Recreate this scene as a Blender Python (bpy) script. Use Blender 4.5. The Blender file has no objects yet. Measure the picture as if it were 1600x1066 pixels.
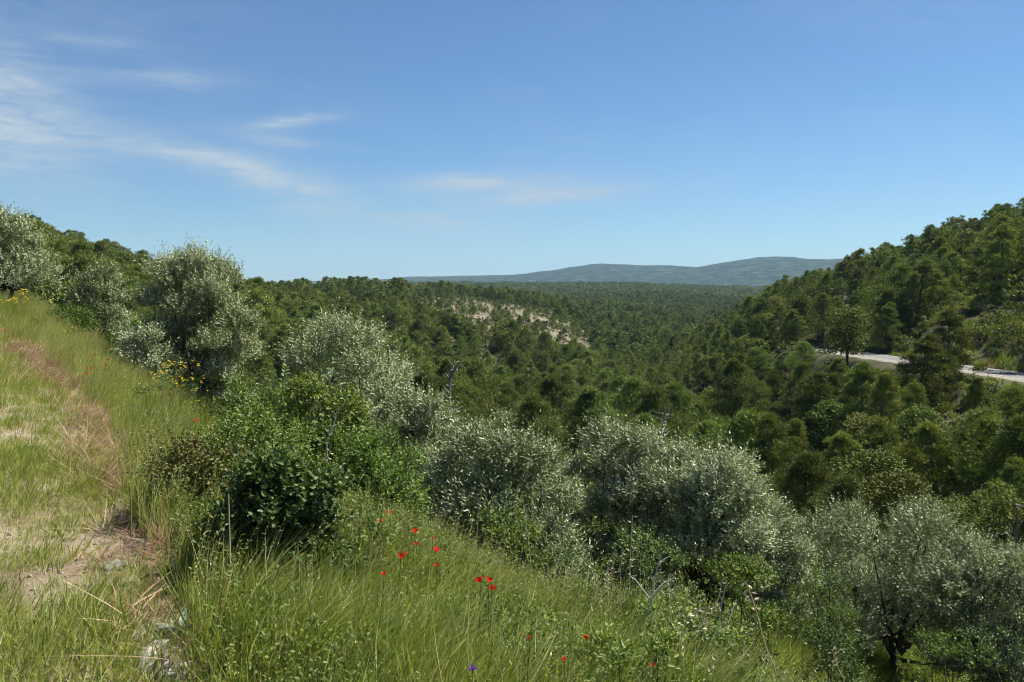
import bpy, math, random
import numpy as np

PI = math.pi
R = math.radians
rng = np.random.default_rng(7)
random.seed(7)
sc = bpy.context.scene
COL = sc.collection

# ------------------------------------------------------------------ camera
FPX = 1246.0                      # focal length in photo pixels (28 mm equivalent)
HORIZON = 450.0                   # eye-level row in the photo
EYE = 1.65
PITCH = math.atan((533.0 - HORIZON) / FPX)
cam_d = bpy.data.cameras.new('camera')
cam_d.sensor_width = 36.0
cam_d.lens = FPX / 1600.0 * 36.0
cam_d.clip_start = 0.05
cam_d.clip_end = 40000.0
cam = bpy.data.objects.new('camera', cam_d)
COL.objects.link(cam)
cam.location = (0, 0, EYE)
cam.rotation_euler = (PI / 2 - PITCH, 0, 0)
sc.camera = cam

# ------------------------------------------------------------------ light
SUN_AZ = R(60.0)                 # clockwise from the view direction (+Y): light comes from the right
SUN_EL = R(56.0)
sun_d = bpy.data.lights.new('sun', 'SUN')
sun_d.energy = 5.0
sun_d.angle = R(0.53)
sun_d.color = (1.0, 0.955, 0.88)
sun = bpy.data.objects.new('sun', sun_d)
COL.objects.link(sun)
sun.rotation_euler = (PI / 2 - SUN_EL, 0, -SUN_AZ + PI)
sun.location = (60, -10, 80)

vs = sc.view_settings
vs.view_transform = 'Standard'
vs.look = 'None'
vs.exposure = 0.95
vs.gamma = 1.0
vs.use_curve_mapping = False
sc.cycles.use_denoising = True
sc.cycles.denoiser = 'OPENIMAGEDENOISE'
sc.cycles.denoising_input_passes = 'RGB_ALBEDO_NORMAL'
sc.cycles.filter_width = 1.1
sc.cycles.max_bounces = 6
sc.cycles.diffuse_bounces = 1
sc.cycles.glossy_bounces = 2
sc.cycles.transmission_bounces = 4
sc.cycles.volume_bounces = 0
sc.cycles.transparent_max_bounces = 4
sc.cycles.caustics_reflective = False
sc.cycles.caustics_refractive = False
sc.cycles.sample_clamp_indirect = 4.0

# ---- world: daylight sky with thin cirrus
world = bpy.data.worlds.new('World')
sc.world = world
world.use_nodes = True
nt = world.node_tree
nt.nodes.clear()


def N(tree, kind, **kw):
    n = tree.nodes.new(kind)
    for k, v in kw.items():
        if k.startswith('i_'):
            n.inputs[int(k[2:])].default_value = v
        else:
            setattr(n, k, v)
    return n


def math_node(tree, op, a, b=None, clamp=False):
    n = tree.nodes.new('ShaderNodeMath')
    n.operation = op
    n.use_clamp = clamp
    for i, v in enumerate((a, b)):
        if v is None:
            continue
        if isinstance(v, (int, float)):
            n.inputs[i].default_value = v
        else:
            tree.links.new(v, n.inputs[i])
    return n.outputs[0]


SKY_STRENGTH = 0.050
w_out = N(nt, 'ShaderNodeOutputWorld')
w_bg = N(nt, 'ShaderNodeBackground')
w_bg.inputs['Strength'].default_value = SKY_STRENGTH
sky = N(nt, 'ShaderNodeTexSky')
sky.sky_type = 'NISHITA'
sky.sun_disc = False
sky.sun_elevation = SUN_EL
sky.sun_rotation = SUN_AZ
sky.altitude = 300.0
sky.air_density = 1.0
sky.dust_density = 0.1
sky.ozone_density = 1.6
tc = N(nt, 'ShaderNodeTexCoord')
sep = N(nt, 'ShaderNodeSeparateXYZ')
nt.links.new(tc.outputs['Generated'], sep.inputs[0])
az = math_node(nt, 'ARCTAN2', sep.outputs[0], sep.outputs[1])
el = math_node(nt, 'ARCSINE', sep.outputs[2])
comb = N(nt, 'ShaderNodeCombineXYZ')
nt.links.new(az, comb.inputs[0])
nt.links.new(el, comb.inputs[1])


def sky_noise(rot, sx, sy, scale, detail, dist, off):
    mp = N(nt, 'ShaderNodeMapping')
    mp.inputs['Rotation'].default_value = (0, 0, R(rot))
    mp.inputs['Scale'].default_value = (sx, sy, 1)
    mp.inputs['Location'].default_value = (off, off * 0.7, 0)
    nt.links.new(comb.outputs[0], mp.inputs['Vector'])
    nz = N(nt, 'ShaderNodeTexNoise')
    nz.inputs['Scale'].default_value = scale
    nz.inputs['Detail'].default_value = detail
    nz.inputs['Roughness'].default_value = 0.62
    nz.inputs['Distortion'].default_value = dist
    nt.links.new(mp.outputs[0], nz.inputs['Vector'])
    return nz.outputs[0]


wisps = sky_noise(12, 2.0, 8.0, 3.0, 8.0, 0.9, 3.1)
fine = sky_noise(20, 5.0, 26.0, 3.0, 7.0, 0.6, 9.4)
broad = sky_noise(-8, 1.2, 3.4, 1.5, 4.0, 0.3, 1.7)
tex = math_node(nt, 'ADD', math_node(nt, 'MULTIPLY', wisps, 0.48), math_node(nt, 'MULTIPLY', fine, 0.52))
tex = math_node(nt, 'MULTIPLY', math_node(nt, 'SUBTRACT', tex, 0.38), 4.0, True)
# the cirrus banks: azimuth, elevation, half length, half height (radians), tilt, strength
CIRRUS = [(-0.58, 0.180, 0.10, 0.055, -25, .78), (-0.285, 0.126, 0.095, 0.016, -13, .56), (-0.39, 0.152, 0.12, 0.016, -8, .36),
          (-0.265, 0.195, 0.045, 0.007, 8, .6), (-0.27, 0.172, 0.06, 0.006, -4, .24), (-0.40, 0.232, 0.07, 0.010, 4, .28),
          (-0.475, 0.262, 0.04, 0.007, 2, .22), (-0.05, 0.130, 0.09, 0.010, 2, .85), (0.03, 0.112, 0.13, 0.013, 4, .55),
          (-0.13, 0.082, 0.12, 0.013, -4, .42), (-0.25, 0.098, 0.05, 0.03, -40, .20), (-0.52, 0.29, 0.2, 0.05, 5, .10),
          (-0.265, 0.016, 0.020, 0.0032, 0, .9), (-0.153, 0.0185, 0.014, 0.0040, 0, 1.2), (0.11, 0.026, 0.05, 0.004, 0, .3),
          (0.095, 0.0245, 0.012, 0.0042, 0, .35), (-0.06, 0.02, 0.03, 0.004, 0, .3)]
cov = None
for a0, e0, la, le, tilt, s in CIRRUS:
    da = math_node(nt, 'SUBTRACT', az, a0)
    de = math_node(nt, 'SUBTRACT', el, e0)
    c, sn = math.cos(R(tilt)), math.sin(R(tilt))
    u = math_node(nt, 'DIVIDE', math_node(nt, 'ADD', math_node(nt, 'MULTIPLY', da, c), math_node(nt, 'MULTIPLY', de, sn)), la)
    v = math_node(nt, 'DIVIDE', math_node(nt, 'SUBTRACT', math_node(nt, 'MULTIPLY', de, c), math_node(nt, 'MULTIPLY', da, sn)), le)
    q = math_node(nt, 'ADD', math_node(nt, 'MULTIPLY', u, u), math_node(nt, 'MULTIPLY', v, v))
    g = math_node(nt, 'MULTIPLY', math_node(nt, 'EXPONENT', math_node(nt, 'MULTIPLY', q, -1.0)), s)
    cov = g if cov is None else math_node(nt, 'ADD', cov, g)
# thin veils everywhere else in the sky
veil = math_node(nt, 'MULTIPLY', math_node(nt, 'SUBTRACT', broad, 0.47), 0.55, True)
cov = math_node(nt, 'ADD', cov, veil)
amt = math_node(nt, 'MULTIPLY', math_node(nt, 'MULTIPLY', cov, math_node(nt, 'ADD', tex, 0.25)), 1.45, True)
amt = math_node(nt, 'MULTIPLY', amt, math_node(nt, 'MULTIPLY', math_node(nt, 'ADD', el, 0.0), 90.0, True))
hsv = N(nt, 'ShaderNodeMix', data_type='RGBA', blend_type='MULTIPLY')
hsv.inputs['Factor'].default_value = 1.0
hsv.inputs['B'].default_value = (0.74, 0.97, 1.16, 1)      # a cooler, clearer air than the default
nt.links.new(sky.outputs[0], hsv.inputs['A'])
cmix = N(nt, 'ShaderNodeMix', data_type='RGBA')
nt.links.new(amt, cmix.inputs['Factor'])
nt.links.new(hsv.outputs['Result'], cmix.inputs['A'])
cmix.inputs['B'].default_value = (5.3, 6.3, 7.2, 1)
nt.links.new(cmix.outputs['Result'], w_bg.inputs['Color'])
nt.links.new(w_bg.outputs[0], w_out.inputs['Surface'])


# ------------------------------------------------------------------ helpers
def tag(o, label=None, cat=None, group=None, kind=None):
    for k, v in (('label', label), ('category', cat), ('group', group), ('kind', kind)):
        if v:
            o[k] = v
    return o


def smooth01(x):
    x = np.clip(x, 0, 1)
    return x * x * (3 - 2 * x)


def _hash(ix, iy, seed):
    n = (ix * 374761393 + iy * 668265263 + seed * 974634777) & 0xFFFFFFFF
    n = ((n ^ (n >> 13)) * 1274126177) & 0xFFFFFFFF
    return ((n ^ (n >> 16)) & 0xFFFF) / 65535.0


def vnoise(x, y, seed=0):
    ix = np.floor(x).astype(np.int64)
    iy = np.floor(y).astype(np.int64)
    fx, fy = smooth01(x - ix), smooth01(y - iy)
    a, b = _hash(ix, iy, seed), _hash(ix + 1, iy, seed)
    c, d = _hash(ix, iy + 1, seed), _hash(ix + 1, iy + 1, seed)
    return (a + (b - a) * fx) * (1 - fy) + (c + (d - c) * fx) * fy


def fbm(x, y, octv=4, seed=0):
    t, amp, tot = 0.0, 1.0, 0.0
    for k in range(octv):
        t = t + amp * vnoise(x * 2 ** k, y * 2 ** k, seed + k * 17)
        tot += amp
        amp *= 0.5
    return t / tot


def hermite(xs, Y, xq):
    """monotone cubic through the columns Y[i] at xs[i], sampled at xq (axis 0)"""
    xs = np.asarray(xs, float)
    h = np.diff(xs)[:, None]
    d = np.diff(Y, axis=0) / h
    m = np.zeros_like(Y)
    prod = d[:-1] * d[1:]
    with np.errstate(divide='ignore', invalid='ignore'):
        hm = 2 * prod / (d[:-1] + d[1:])
    m[1:-1] = np.where(prod > 0, hm, 0)
    m[0], m[-1] = d[0], d[-1]
    i = np.clip(np.searchsorted(xs, xq) - 1, 0, len(xs) - 2)
    t = ((xq - xs[i]) / (xs[i + 1] - xs[i]))[:, None]
    hh = h[i]
    return ((2 * t ** 3 - 3 * t ** 2 + 1) * Y[i] + (t ** 3 - 2 * t ** 2 + t) * hh * m[i]
            + (-2 * t ** 3 + 3 * t ** 2) * Y[i + 1] + (t ** 3 - t ** 2) * hh * m[i + 1])


# ------------------------------------------------------------------ the lie of the land
# survey heights (metres) along bearings seen from the path, at these distances
RAD = [.5, 1.5, 3, 5, 8, 12, 18, 27, 40, 60, 90, 119, 150, 200, 250, 300, 400, 520, 700, 1000, 1500, 2500, 4500, 8500, 14000]
SURVEY = {
    -180: [0, 0, 0, .1, .2, .4, .8, 1.5, 3, 6, 11, 15, 19, 25, 30, 34, 38, 36, 28, 15, 0, 0, 20, 80, 80],
    -135: [0, .02, .1, .3, .7, 1.4, 2.5, 4, 6.5, 10, 15, 19, 23, 29, 34, 38, 42, 40, 30, 15, 0, 0, 20, 60, 60],
    -90: [0, .02, .1, .3, .7, 1.4, 2.6, 4.5, 7, 11, 16, 20, 24, 30, 36, 40, 44, 42, 32, 18, 5, 0, 20, 60, 60],
    -60: [0, 0, .05, .15, .5, 1, 1.9, 3.2, 4.5, 6, 9, 12, 16, 21, 26, 30, 34, 34, 27, 15, 3, -5, 20, 60, 60],
    -45: [0, 0, .02, .08, .3, .75, 1.5, 2.3, 2.8, 3, 5, 8, 11, 16, 21, 26, 31, 31, 25, 14, 2, -10, 10, 40, 40],
    -32.7: [0, 0, 0, 0, .2, .5, 1, 1.4, 1, 0, 0, 1, 3, 8, 13, 17, 21, 20, 15, 10, 0, -20, -20, 10, 10],
    -25.7: [0, 0, 0, 0, .05, .05, -.1, -1.5, -4, -7, -7, -5, -3, 0, 3, 5, 6, 4, 1, -2, -8, -20, -20, 10, 10],
    -17.8: [0, 0, -.02, -.1, -.5, -1.3, -3, -6, -9, -13, -15, -15, -13, -10, -6, -4, -3, -5, -8, -12, -15, -10, -20, 20, 20],
    -9.1: [0, -.02, -.08, -.25, -1.1, -2.6, -5, -8.5, -12, -16, -19, -20, -19.5, -18, -14, -10, -3, -1, -7, -13, -14, 8, -20, 60, 60],
    0: [0, -.05, -.15, -.5, -1.9, -3.7, -6.5, -10, -14, -18, -22, -24, -25, -25, -23, -20, -12, -6, -9, -14, -14, 10, -10, 100, 100],
    9.1: [0, -.1, -.3, -.75, -2.3, -4.3, -7.2, -11, -15, -19.5, -23.5, -26, -28, -29, -29, -28.5, -27, -25, -22, -18, -8, 4, 0, 190, 190],
    17.8: [0, -.15, -.5, -1.2, -2.7, -3.9, -5.9, -9.5, -13.5, -17.5, -20, -19.5, -16.5, -10, -5, -6, -14, -22, -26, -24, -18, -5, 20, 250, 250],
    25.7: [0, -.2, -.6, -1.6, -3.4, -4.8, -6.2, -8.8, -11, -13.2, -11.5, -7.7, -4.5, 1, 6, 8, 4, -5, -15, -20, -20, -10, 30, 260, 250],
    32.7: [0, -.25, -.7, -1.7, -3.5, -5, -6.5, -8.8, -10.8, -11.5, -7.6, -2.5, 3, 10.5, 16.5, 20, 21, 13, 0, -10, -10, 0, 30, 240, 240],
    45: [0, -.3, -.8, -1.8, -3.6, -5.2, -6.8, -8.8, -10.5, -9.5, -5, 1, 8, 18, 27, 33, 36, 30, 15, 0, 0, 0, 30, 240, 240],
    60: [0, -.3, -.8, -1.8, -3.6, -5.3, -7, -9, -10, -8, -2, 5, 12, 23, 32, 38, 42, 38, 25, 10, 0, 0, 30, 200, 200],
    90: [0, -.3, -.8, -1.8, -3.4, -5, -6.5, -8, -8, -4, 4, 12, 20, 30, 38, 44, 48, 45, 30, 15, 0, 0, 30, 150, 150],
    135: [0, -.15, -.4, -.9, -1.6, -2.2, -2.8, -3, -2, 2, 8, 14, 20, 28, 34, 38, 42, 40, 30, 15, 0, 0, 30, 100, 100],
}
SURVEY[180] = SURVEY[-180]
_th = np.array(sorted(SURVEY))
_tab = np.array([SURVEY[t] for t in _th], float)
_lr = np.log(np.array(RAD))
LRQ = np.linspace(_lr[0], _lr[-1], 260)
THQ = np.linspace(-180, 180, 721)
_t1 = hermite(_lr, _tab.T.copy(), LRQ)                # (260, ncols)
TABLE = hermite(_th, _t1.T.copy(), THQ)               # (721, 260)
FAR_PX = np.array([-600, 100, 300, 480, 520, 560, 640, 750, 800, 860, 920, 945, 1000, 1030, 1060, 1090, 1130, 1180, 1210, 1260, 1300, 1400, 1600, 2200])
FAR_PY = np.array([446, 446, 446, 442, 439, 441, 434, 432, 430.5, 426, 420, 419, 422, 422, 423, 425, 417, 411, 411, 413, 414, 412, 412, 415])
FAR_TH = np.degrees(np.arctan((FAR_PX - 800) / FPX))

PATH_EDGE = np.array([(-.35, -2.0), (-.75, 1.2), (-1.1, 2.4), (-1.42, 3.34), (-1.8, 4.0), (-2.15, 4.6), (-2.75, 5.5), (-3.2, 6.3), (-3.75, 7.4), (-4.5, 8.6), (-5.9, 10.3), (-8.6, 13.4), (-12.6, 17.2), (-18, 22)])
ROAD_PTS = np.array([(80, 66), (62, 76), (51.5, 80), (54, 84), (55, 96), (52.0, 106), (53, 117), (56, 132), (62, 150)])  # replaced below


def ray(px, py):
    u, v = (px - 800) / FPX, (533 - py) / FPX
    c, s = math.cos(PITCH), math.sin(PITCH)
    return np.array([u, c + v * s, -s + v * c])       # world direction, +Y forward


def road_pt(px, py, depth):
    d = ray(px, py)
    return d * depth / d[1] + np.array([0, 0, EYE])


ROAD3 = np.array([road_pt(*a) for a in ((1900, 640, 58), (1750, 612, 68), (1600, 588, 80), (1520, 577, 88), (1440, 566.5, 98), (1370, 557, 110),
                                        (1320, 550, 124), (1285, 547, 140), (1270, 546, 156), (1278, 545, 170))])
_rt = np.linspace(0, len(ROAD3) - 1, 140)
ROADF = hermite(np.arange(len(ROAD3)), ROAD3, _rt)
ROAD_W = 4.8


def seg_dist(x, y, P):
    """distance to polyline P, signed (+ on the left of its direction), and the parameter of the nearest point"""
    x = np.asarray(x, float).ravel()
    y = np.asarray(y, float).ravel()
    best = np.full(x.shape, 1e9)
    sgn = np.ones_like(best)
    par = np.zeros_like(best)
    for i in range(len(P) - 1):
        ax, ay = P[i][:2]
        bx, by = P[i + 1][:2]
        dx, dy = bx - ax, by - ay
        t = np.clip(((x - ax) * dx + (y - ay) * dy) / (dx * dx + dy * dy), 0, 1)
        ex, ey = x - (ax + t * dx), y - (ay + t * dy)
        dd = np.hypot(ex, ey)
        m = dd < best
        best = np.where(m, dd, best)
        sgn = np.where(m, np.sign(dx * (y - ay) - dy * (x - ax)), sgn)
        par = np.where(m, i + t, par)
    return best * sgn, par


def H(x, y, sheet=False):
    x = np.asarray(x, float)
    y = np.asarray(y, float)
    shp = np.broadcast(x, y).shape
    x = np.broadcast_to(x, shp).ravel()
    y = np.broadcast_to(y, shp).ravel()
    r = np.hypot(x, y)
    th = np.degrees(np.arctan2(x, y))
    l = np.clip((np.log(np.maximum(r, .5)) - LRQ[0]) / (LRQ[-1] - LRQ[0]) * 259, 0, 258.999)
    a = np.clip((th + 180) * 2, 0, 719.999)
    li, ai = l.astype(int), a.astype(int)
    lf, af = l - li, a - ai
    z = (TABLE[ai, li] * (1 - lf) + TABLE[ai, li + 1] * lf) * (1 - af) + (TABLE[ai + 1, li] * (1 - lf) + TABLE[ai + 1, li + 1] * lf) * af
    # far mountains
    farw = smooth01((r - 4200) / 3600)
    zf = (450 - np.interp(th, FAR_TH, FAR_PY)) / FPX * 8500 * np.clip(1 - (r - 8500) / 14000, .5, 1)
    z = z * (1 - farw) + zf * farw
    z += farw * (fbm(x / 900, y / 900, 4, 5) - .5) * 60 * np.clip(np.abs(r - 8500) / 1500, 0, 1)
    # hill and slope relief
    z += smooth01((r - 60) / 200) * (fbm(x / 70, y / 70, 4, 3) - .5) * 6.5
    z += smooth01((r - 900) / 900) * (fbm(x / 260, y / 260, 3, 9) - .5) * 16
    z += smooth01((r - 9) / 20) * (fbm(x / 7, y / 7, 3, 4) - .5) * .9
    near = r < 60
    if near.any():
        xn, yn = x[near], y[near]
        pd, _ = seg_dist(xn, yn, PATH_EDGE)
        onp = smooth01((pd + .1) / .3) * smooth01((3.2 - pd) / .4)
        z[near] += (fbm(xn / .55, yn / .55, 3, 21) - .5) * .14 * (1 - .8 * onp) + (fbm(xn / 2.2, yn / 2.2, 2, 23) - .5) * .16 * (1 - .6 * onp)
        if sheet:
            z[near] -= .06 * smooth01((pd - .05) / .1) * smooth01((3.0 - pd) / .1)
    rd = (r > 40) & (r < 260) & (th > 15) & (th < 60)
    if rd.any():
        d, par = seg_dist(x[rd], y[rd], ROADF)
        d = np.abs(d)
        zr = np.interp(par, np.arange(len(ROADF)), ROADF[:, 2])
        w = 1 - smooth01((d - ROAD_W / 2 - 1.2) / 7.0)
        zz = z[rd] * (1 - w) + zr * w
        if sheet:
            zz = zz - .16 * (1 - smooth01((d - ROAD_W / 2 - .3) / 2.0))
        z[rd] = zz
    return z.reshape(shp)


def H1(x, y):
    return float(H(np.array([x]), np.array([y]))[0])


def spot(px, depth):
    """ground point under photo column px at a forward distance of depth metres"""
    x = (px - 800) / FPX * depth * (math.cos(PITCH))
    return x, depth, H1(x, depth)


def z_at(py, depth):
    d = ray(800, py)
    return EYE + d[2] / d[1] * depth


def hit_above(px, py, hgt, t0=2.0, t1=60):
    """where the sight line through (px,py) comes down to hgt above the ground"""
    d = ray(px, py)
    ts = np.concatenate([np.arange(t0, t1, .05)])
    P = np.array([0, 0, EYE]) + ts[:, None] * d
    g = P[:, 2] - H(P[:, 0], P[:, 1]) - hgt
    k = np.argmax(g < 0) if (g < 0).any() else len(ts) - 1
    return P[k]


# ------------------------------------------------------------------ mesh helpers
class MB:
    def __init__(s):
        s.v, s.f, s.a, s.m, s.n = [], [], [], [], 0

    def add(s, verts, faces, rnd=0.5, mat=0):
        verts = np.asarray(verts, np.float32).reshape(-1, 3)
        faces = np.asarray(faces, np.int64)
        s.v.append(verts)
        s.f.append(faces + s.n)
        s.a.append(np.broadcast_to(np.asarray(rnd, np.float32), (len(verts),)).copy())
        s.m.append(np.full(len(faces), mat, np.int32))
        s.n += len(verts)
        return s

    def tube(s, pts, rad, sides=6, rnd=.5, mat=0, cap=True):
        pts = np.asarray(pts, float)
        rad = np.broadcast_to(np.asarray(rad, float), (len(pts),))
        t = np.gradient(pts, axis=0)
        t /= np.linalg.norm(t, axis=1, keepdims=True) + 1e-9
        ref = np.array([1., 0, 0]) if abs(t[0][0]) < .8 else np.array([0, 1., 0])
        a = np.cross(t, ref)
        a /= np.linalg.norm(a, axis=1, keepdims=True) + 1e-9
        b = np.cross(t, a)
        an = np.arange(sides) / sides * 2 * PI
        ring = pts[:, None, :] + rad[:, None, None] * (np.cos(an)[None, :, None] * a[:, None, :] + np.sin(an)[None, :, None] * b[:, None, :])
        n = len(pts)
        i = np.arange(n - 1)[:, None] * sides
        j = np.arange(sides)[None, :]
        f = np.stack([i + j, i + (j + 1) % sides, i + sides + (j + 1) % sides, i + sides + j], -1).reshape(-1, 4)
        s.add(ring.reshape(-1, 3), f, rnd, mat)
        return s

    def mesh(s, name, mats, smooth=False):
        me = bpy.data.meshes.new(name)
        v = np.concatenate(s.v)
        me.vertices.add(len(v))
        me.vertices.foreach_set('co', v.ravel())
        loops = np.concatenate([f.ravel() for f in s.f]).astype(np.int32)
        tot = np.concatenate([np.full(len(f), f.shape[1], np.int32) for f in s.f])
        start = np.concatenate([[0], np.cumsum(tot)[:-1]]).astype(np.int32)
        me.loops.add(len(loops))
        me.loops.foreach_set('vertex_index', loops)
        me.polygons.add(len(tot))
        me.polygons.foreach_set('loop_start', start)
        me.polygons.foreach_set('material_index', np.concatenate(s.m))
        if smooth:
            me.polygons.foreach_set('use_smooth', np.ones(len(tot), bool))
        me.update(calc_edges=True)
        at = me.attributes.new('rnd', 'FLOAT', 'POINT')
        at.data.foreach_set('value', np.concatenate(s.a))
        for m in (mats if isinstance(mats, (list, tuple)) else [mats]):
            me.materials.append(m)
        return me


def obj(name, me, parent=None, link=True):
    o = bpy.data.objects.new(name, me)
    if link:
        COL.objects.link(o)
    if parent is not None:
        o.parent = parent
    return o


def empty(name, loc, rz=0.0, scale=(1, 1, 1)):
    o = bpy.data.objects.new(name, None)
    o.empty_display_size = .2
    COL.objects.link(o)
    o.location = loc
    o.rotation_euler = (0, 0, rz)
    o.scale = scale
    return o


def unit(a):
    return a / (np.linalg.norm(a, axis=-1, keepdims=True) + 1e-9)


def rdir(g, n):
    return unit(g.normal(size=(n, 3)))


def leaf_geo(mb, pos, d, nrm, L, W, rnd, shape='lance', mat=0):
    n = len(pos)
    side = unit(np.cross(d, nrm))
    nn = np.cross(side, d)
    L = np.broadcast_to(np.asarray(L, float), (n,))[:, None]
    W = np.broadcast_to(np.asarray(W, float), (n,))[:, None]
    if shape == 'needle':
        v = np.stack([pos - side * W / 2, pos + side * W / 2, pos + d * L], 1)
        f = np.arange(n)[:, None] * 3 + np.array([0, 1, 2])
        k = 3
    elif shape == 'lance':
        v = np.stack([pos, pos + d * L * .45 + side * W / 2 + nn * W * .12, pos + d * L, pos + d * L * .45 - side * W / 2 + nn * W * .12], 1)
        f = np.arange(n)[:, None] * 4 + np.array([0, 1, 2, 3])
        k = 4
    else:
        up = nn * W * .16
        v = np.stack([pos, pos + d * L * .28 + side * W * .46 + up, pos + d * L * .68 + side * W * .42 + up, pos + d * L - nn * L * .06,
                      pos + d * L * .68 - side * W * .42 + up, pos + d * L * .28 - side * W * .46 + up], 1)
        f = np.concatenate([np.arange(n)[:, None] * 6 + np.array([0, 1, 2, 3]), np.arange(n)[:, None] * 6 + np.array([0, 3, 4, 5])])
        k = 6
    mb.add(v.reshape(-1, 3), f, np.repeat(np.broadcast_to(rnd, (n,)), k), mat)


# ------------------------------------------------------------------ materials
def new_mat(name):
    m = bpy.data.materials.new(name)
    m.use_nodes = True
    t = m.node_tree
    t.nodes.clear()
    out = t.nodes.new('ShaderNodeOutputMaterial')
    return m, t, out


def ramp(t, src, stops):
    r = t.nodes.new('ShaderNodeValToRGB')
    e = r.color_ramp.elements
    while len(e) < len(stops):
        e.new(.5)
    for el_, (p, c) in zip(e, stops):
        el_.position = p
        el_.color = (*c, 1)
    t.links.new(src, r.inputs[0])
    return r.outputs[0]


def leaf_mat(name, stops, rough=.5, spec=.3, trans=.3, tcol=(1, 1, 1), vary=.25, hue=.02):
    """two-sided foliage: colour from the leaf's own random value and a drift from plant to plant"""
    m, t, out = new_mat(name)
    at = t.nodes.new('ShaderNodeAttribute')
    at.attribute_name = 'rnd'
    col = ramp(t, at.outputs['Fac'], stops)
    oi = t.nodes.new('ShaderNodeObjectInfo')
    hs = t.nodes.new('ShaderNodeHueSaturation')
    t.links.new(col, hs.inputs['Color'])
    t.links.new(math_node(t, 'ADD', math_node(t, 'MULTIPLY', oi.outputs['Random'], vary), 1 - vary / 2), hs.inputs['Value'])
    frac = math_node(t, 'FRACT', math_node(t, 'MULTIPLY', oi.outputs['Random'], 7.31))
    t.links.new(math_node(t, 'ADD', math_node(t, 'MULTIPLY', frac, hue), .5 - hue / 2), hs.inputs['Hue'])
    p = t.nodes.new('ShaderNodeBsdfPrincipled')
    p.inputs['Roughness'].default_value = rough
    p.inputs['Specular IOR Level'].default_value = spec
    t.links.new(hs.outputs[0], p.inputs['Base Color'])
    if trans > 0:
        tr = t.nodes.new('ShaderNodeBsdfTranslucent')
        mx = t.nodes.new('ShaderNodeMix')
        mx.data_type = 'RGBA'
        mx.blend_type = 'MULTIPLY'
        mx.inputs['Factor'].default_value = 1
        t.links.new(hs.outputs[0], mx.inputs['A'])
        mx.inputs['B'].default_value = (*tcol, 1)
        t.links.new(mx.outputs['Result'], tr.inputs['Color'])
        ms = t.nodes.new('ShaderNodeMixShader')
        ms.inputs[0].default_value = trans
        t.links.new(p.outputs[0], ms.inputs[1])
        t.links.new(tr.outputs[0], ms.inputs[2])
        t.links.new(ms.outputs[0], out.inputs['Surface'])
    else:
        t.links.new(p.outputs[0], out.inputs['Surface'])
    return m


def noise_mat(name, c1, c2, scale=6, rough=.9, bump=.3, detail=6, c3=None):
    m, t, out = new_mat(name)
    co = t.nodes.new('ShaderNodeTexCoord')
    nz = t.nodes.new('ShaderNodeTexNoise')
    nz.inputs['Scale'].default_value = scale
    nz.inputs['Detail'].default_value = detail
    nz.inputs['Roughness'].default_value = .65
    t.links.new(co.outputs['Object'], nz.inputs['Vector'])
    st = [(.32, c1), (.68, c2)] if c3 is None else [(.3, c1), (.5, c2), (.7, c3)]
    col = ramp(t, nz.outputs[0], st)
    p = t.nodes.new('ShaderNodeBsdfPrincipled')
    p.inputs['Roughness'].default_value = rough
    p.inputs['Specular IOR Level'].default_value = .2
    t.links.new(col, p.inputs['Base Color'])
    if bump:
        b = t.nodes.new('ShaderNodeBump')
        b.inputs['Strength'].default_value = bump
        b.inputs['Distance'].default_value = .05
        t.links.new(nz.outputs[0], b.inputs['Height'])
        t.links.new(b.outputs[0], p.inputs['Normal'])
    t.links.new(p.outputs[0], out.inputs['Surface'])
    return m


M = {}
M['olive'] = leaf_mat('olive_leaf', [(0, (.085, .115, .036)), (.42, (.205, .245, .10)), (.72, (.38, .42, .23)), (1, (.58, .61, .42))], rough=.48, spec=.32, trans=.09, tcol=(1.0, 1.1, .6), vary=.16, hue=.015)
M['pine'] = leaf_mat('pine_needle', [(0, (.054, .078, .016)), (.5, (.172, .215, .045)), (1, (.345, .385, .085))], rough=.55, spec=.3, trans=.2, tcol=(1, 1.05, .5), vary=.75, hue=.035)
M['oak'] = leaf_mat('oak_leaf', [(0, (.06, .085, .018)), (.5, (.14, .175, .035)), (1, (.27, .30, .075))], rough=.6, spec=.12, trans=.14, tcol=(1, 1.05, .5), vary=.6, hue=.05)
M['pine_far'] = leaf_mat('far_pine_needle', [(0, (.050, .072, .018)), (.5, (.150, .190, .046)), (1, (.28, .32, .082))], rough=.6, spec=.2, trans=.12, tcol=(1, 1.05, .5), vary=.75, hue=.035)
M['green'] = leaf_mat('green_leaf', [(0, (.055, .09, .018)), (.5, (.13, .185, .038)), (1, (.29, .35, .085))], rough=.5, spec=.22, trans=.26, tcol=(1.1, 1.2, .5), vary=.3, hue=.03)
M['bramble'] = leaf_mat('bramble_leaf', [(0, (.16, .075, .035)), (.3, (.11, .10, .03)), (.55, (.12, .155, .035)), (1, (.26, .30, .08))], rough=.5, spec=.25, trans=.2, tcol=(1.1, 1.1, .5), vary=.1, hue=.01)
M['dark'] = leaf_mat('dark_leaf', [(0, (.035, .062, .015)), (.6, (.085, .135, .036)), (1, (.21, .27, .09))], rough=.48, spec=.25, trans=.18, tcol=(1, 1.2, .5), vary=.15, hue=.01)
M['shoot'] = leaf_mat('young_shoot_leaf', [(0, (.13, .19, .05)), (1, (.26, .34, .12))], rough=.4, spec=.4, trans=.35, tcol=(1.1, 1.2, .5), vary=.1, hue=.01)
M['grass'] = leaf_mat('grass_blade', [(0, (.11, .155, .026)), (.45, (.215, .262, .052)), (.8, (.36, .385, .11)), (1, (.56, .52, .28))], rough=.5, spec=.3, trans=.36, tcol=(1.1, 1.15, .5), vary=.4, hue=.03)
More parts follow.
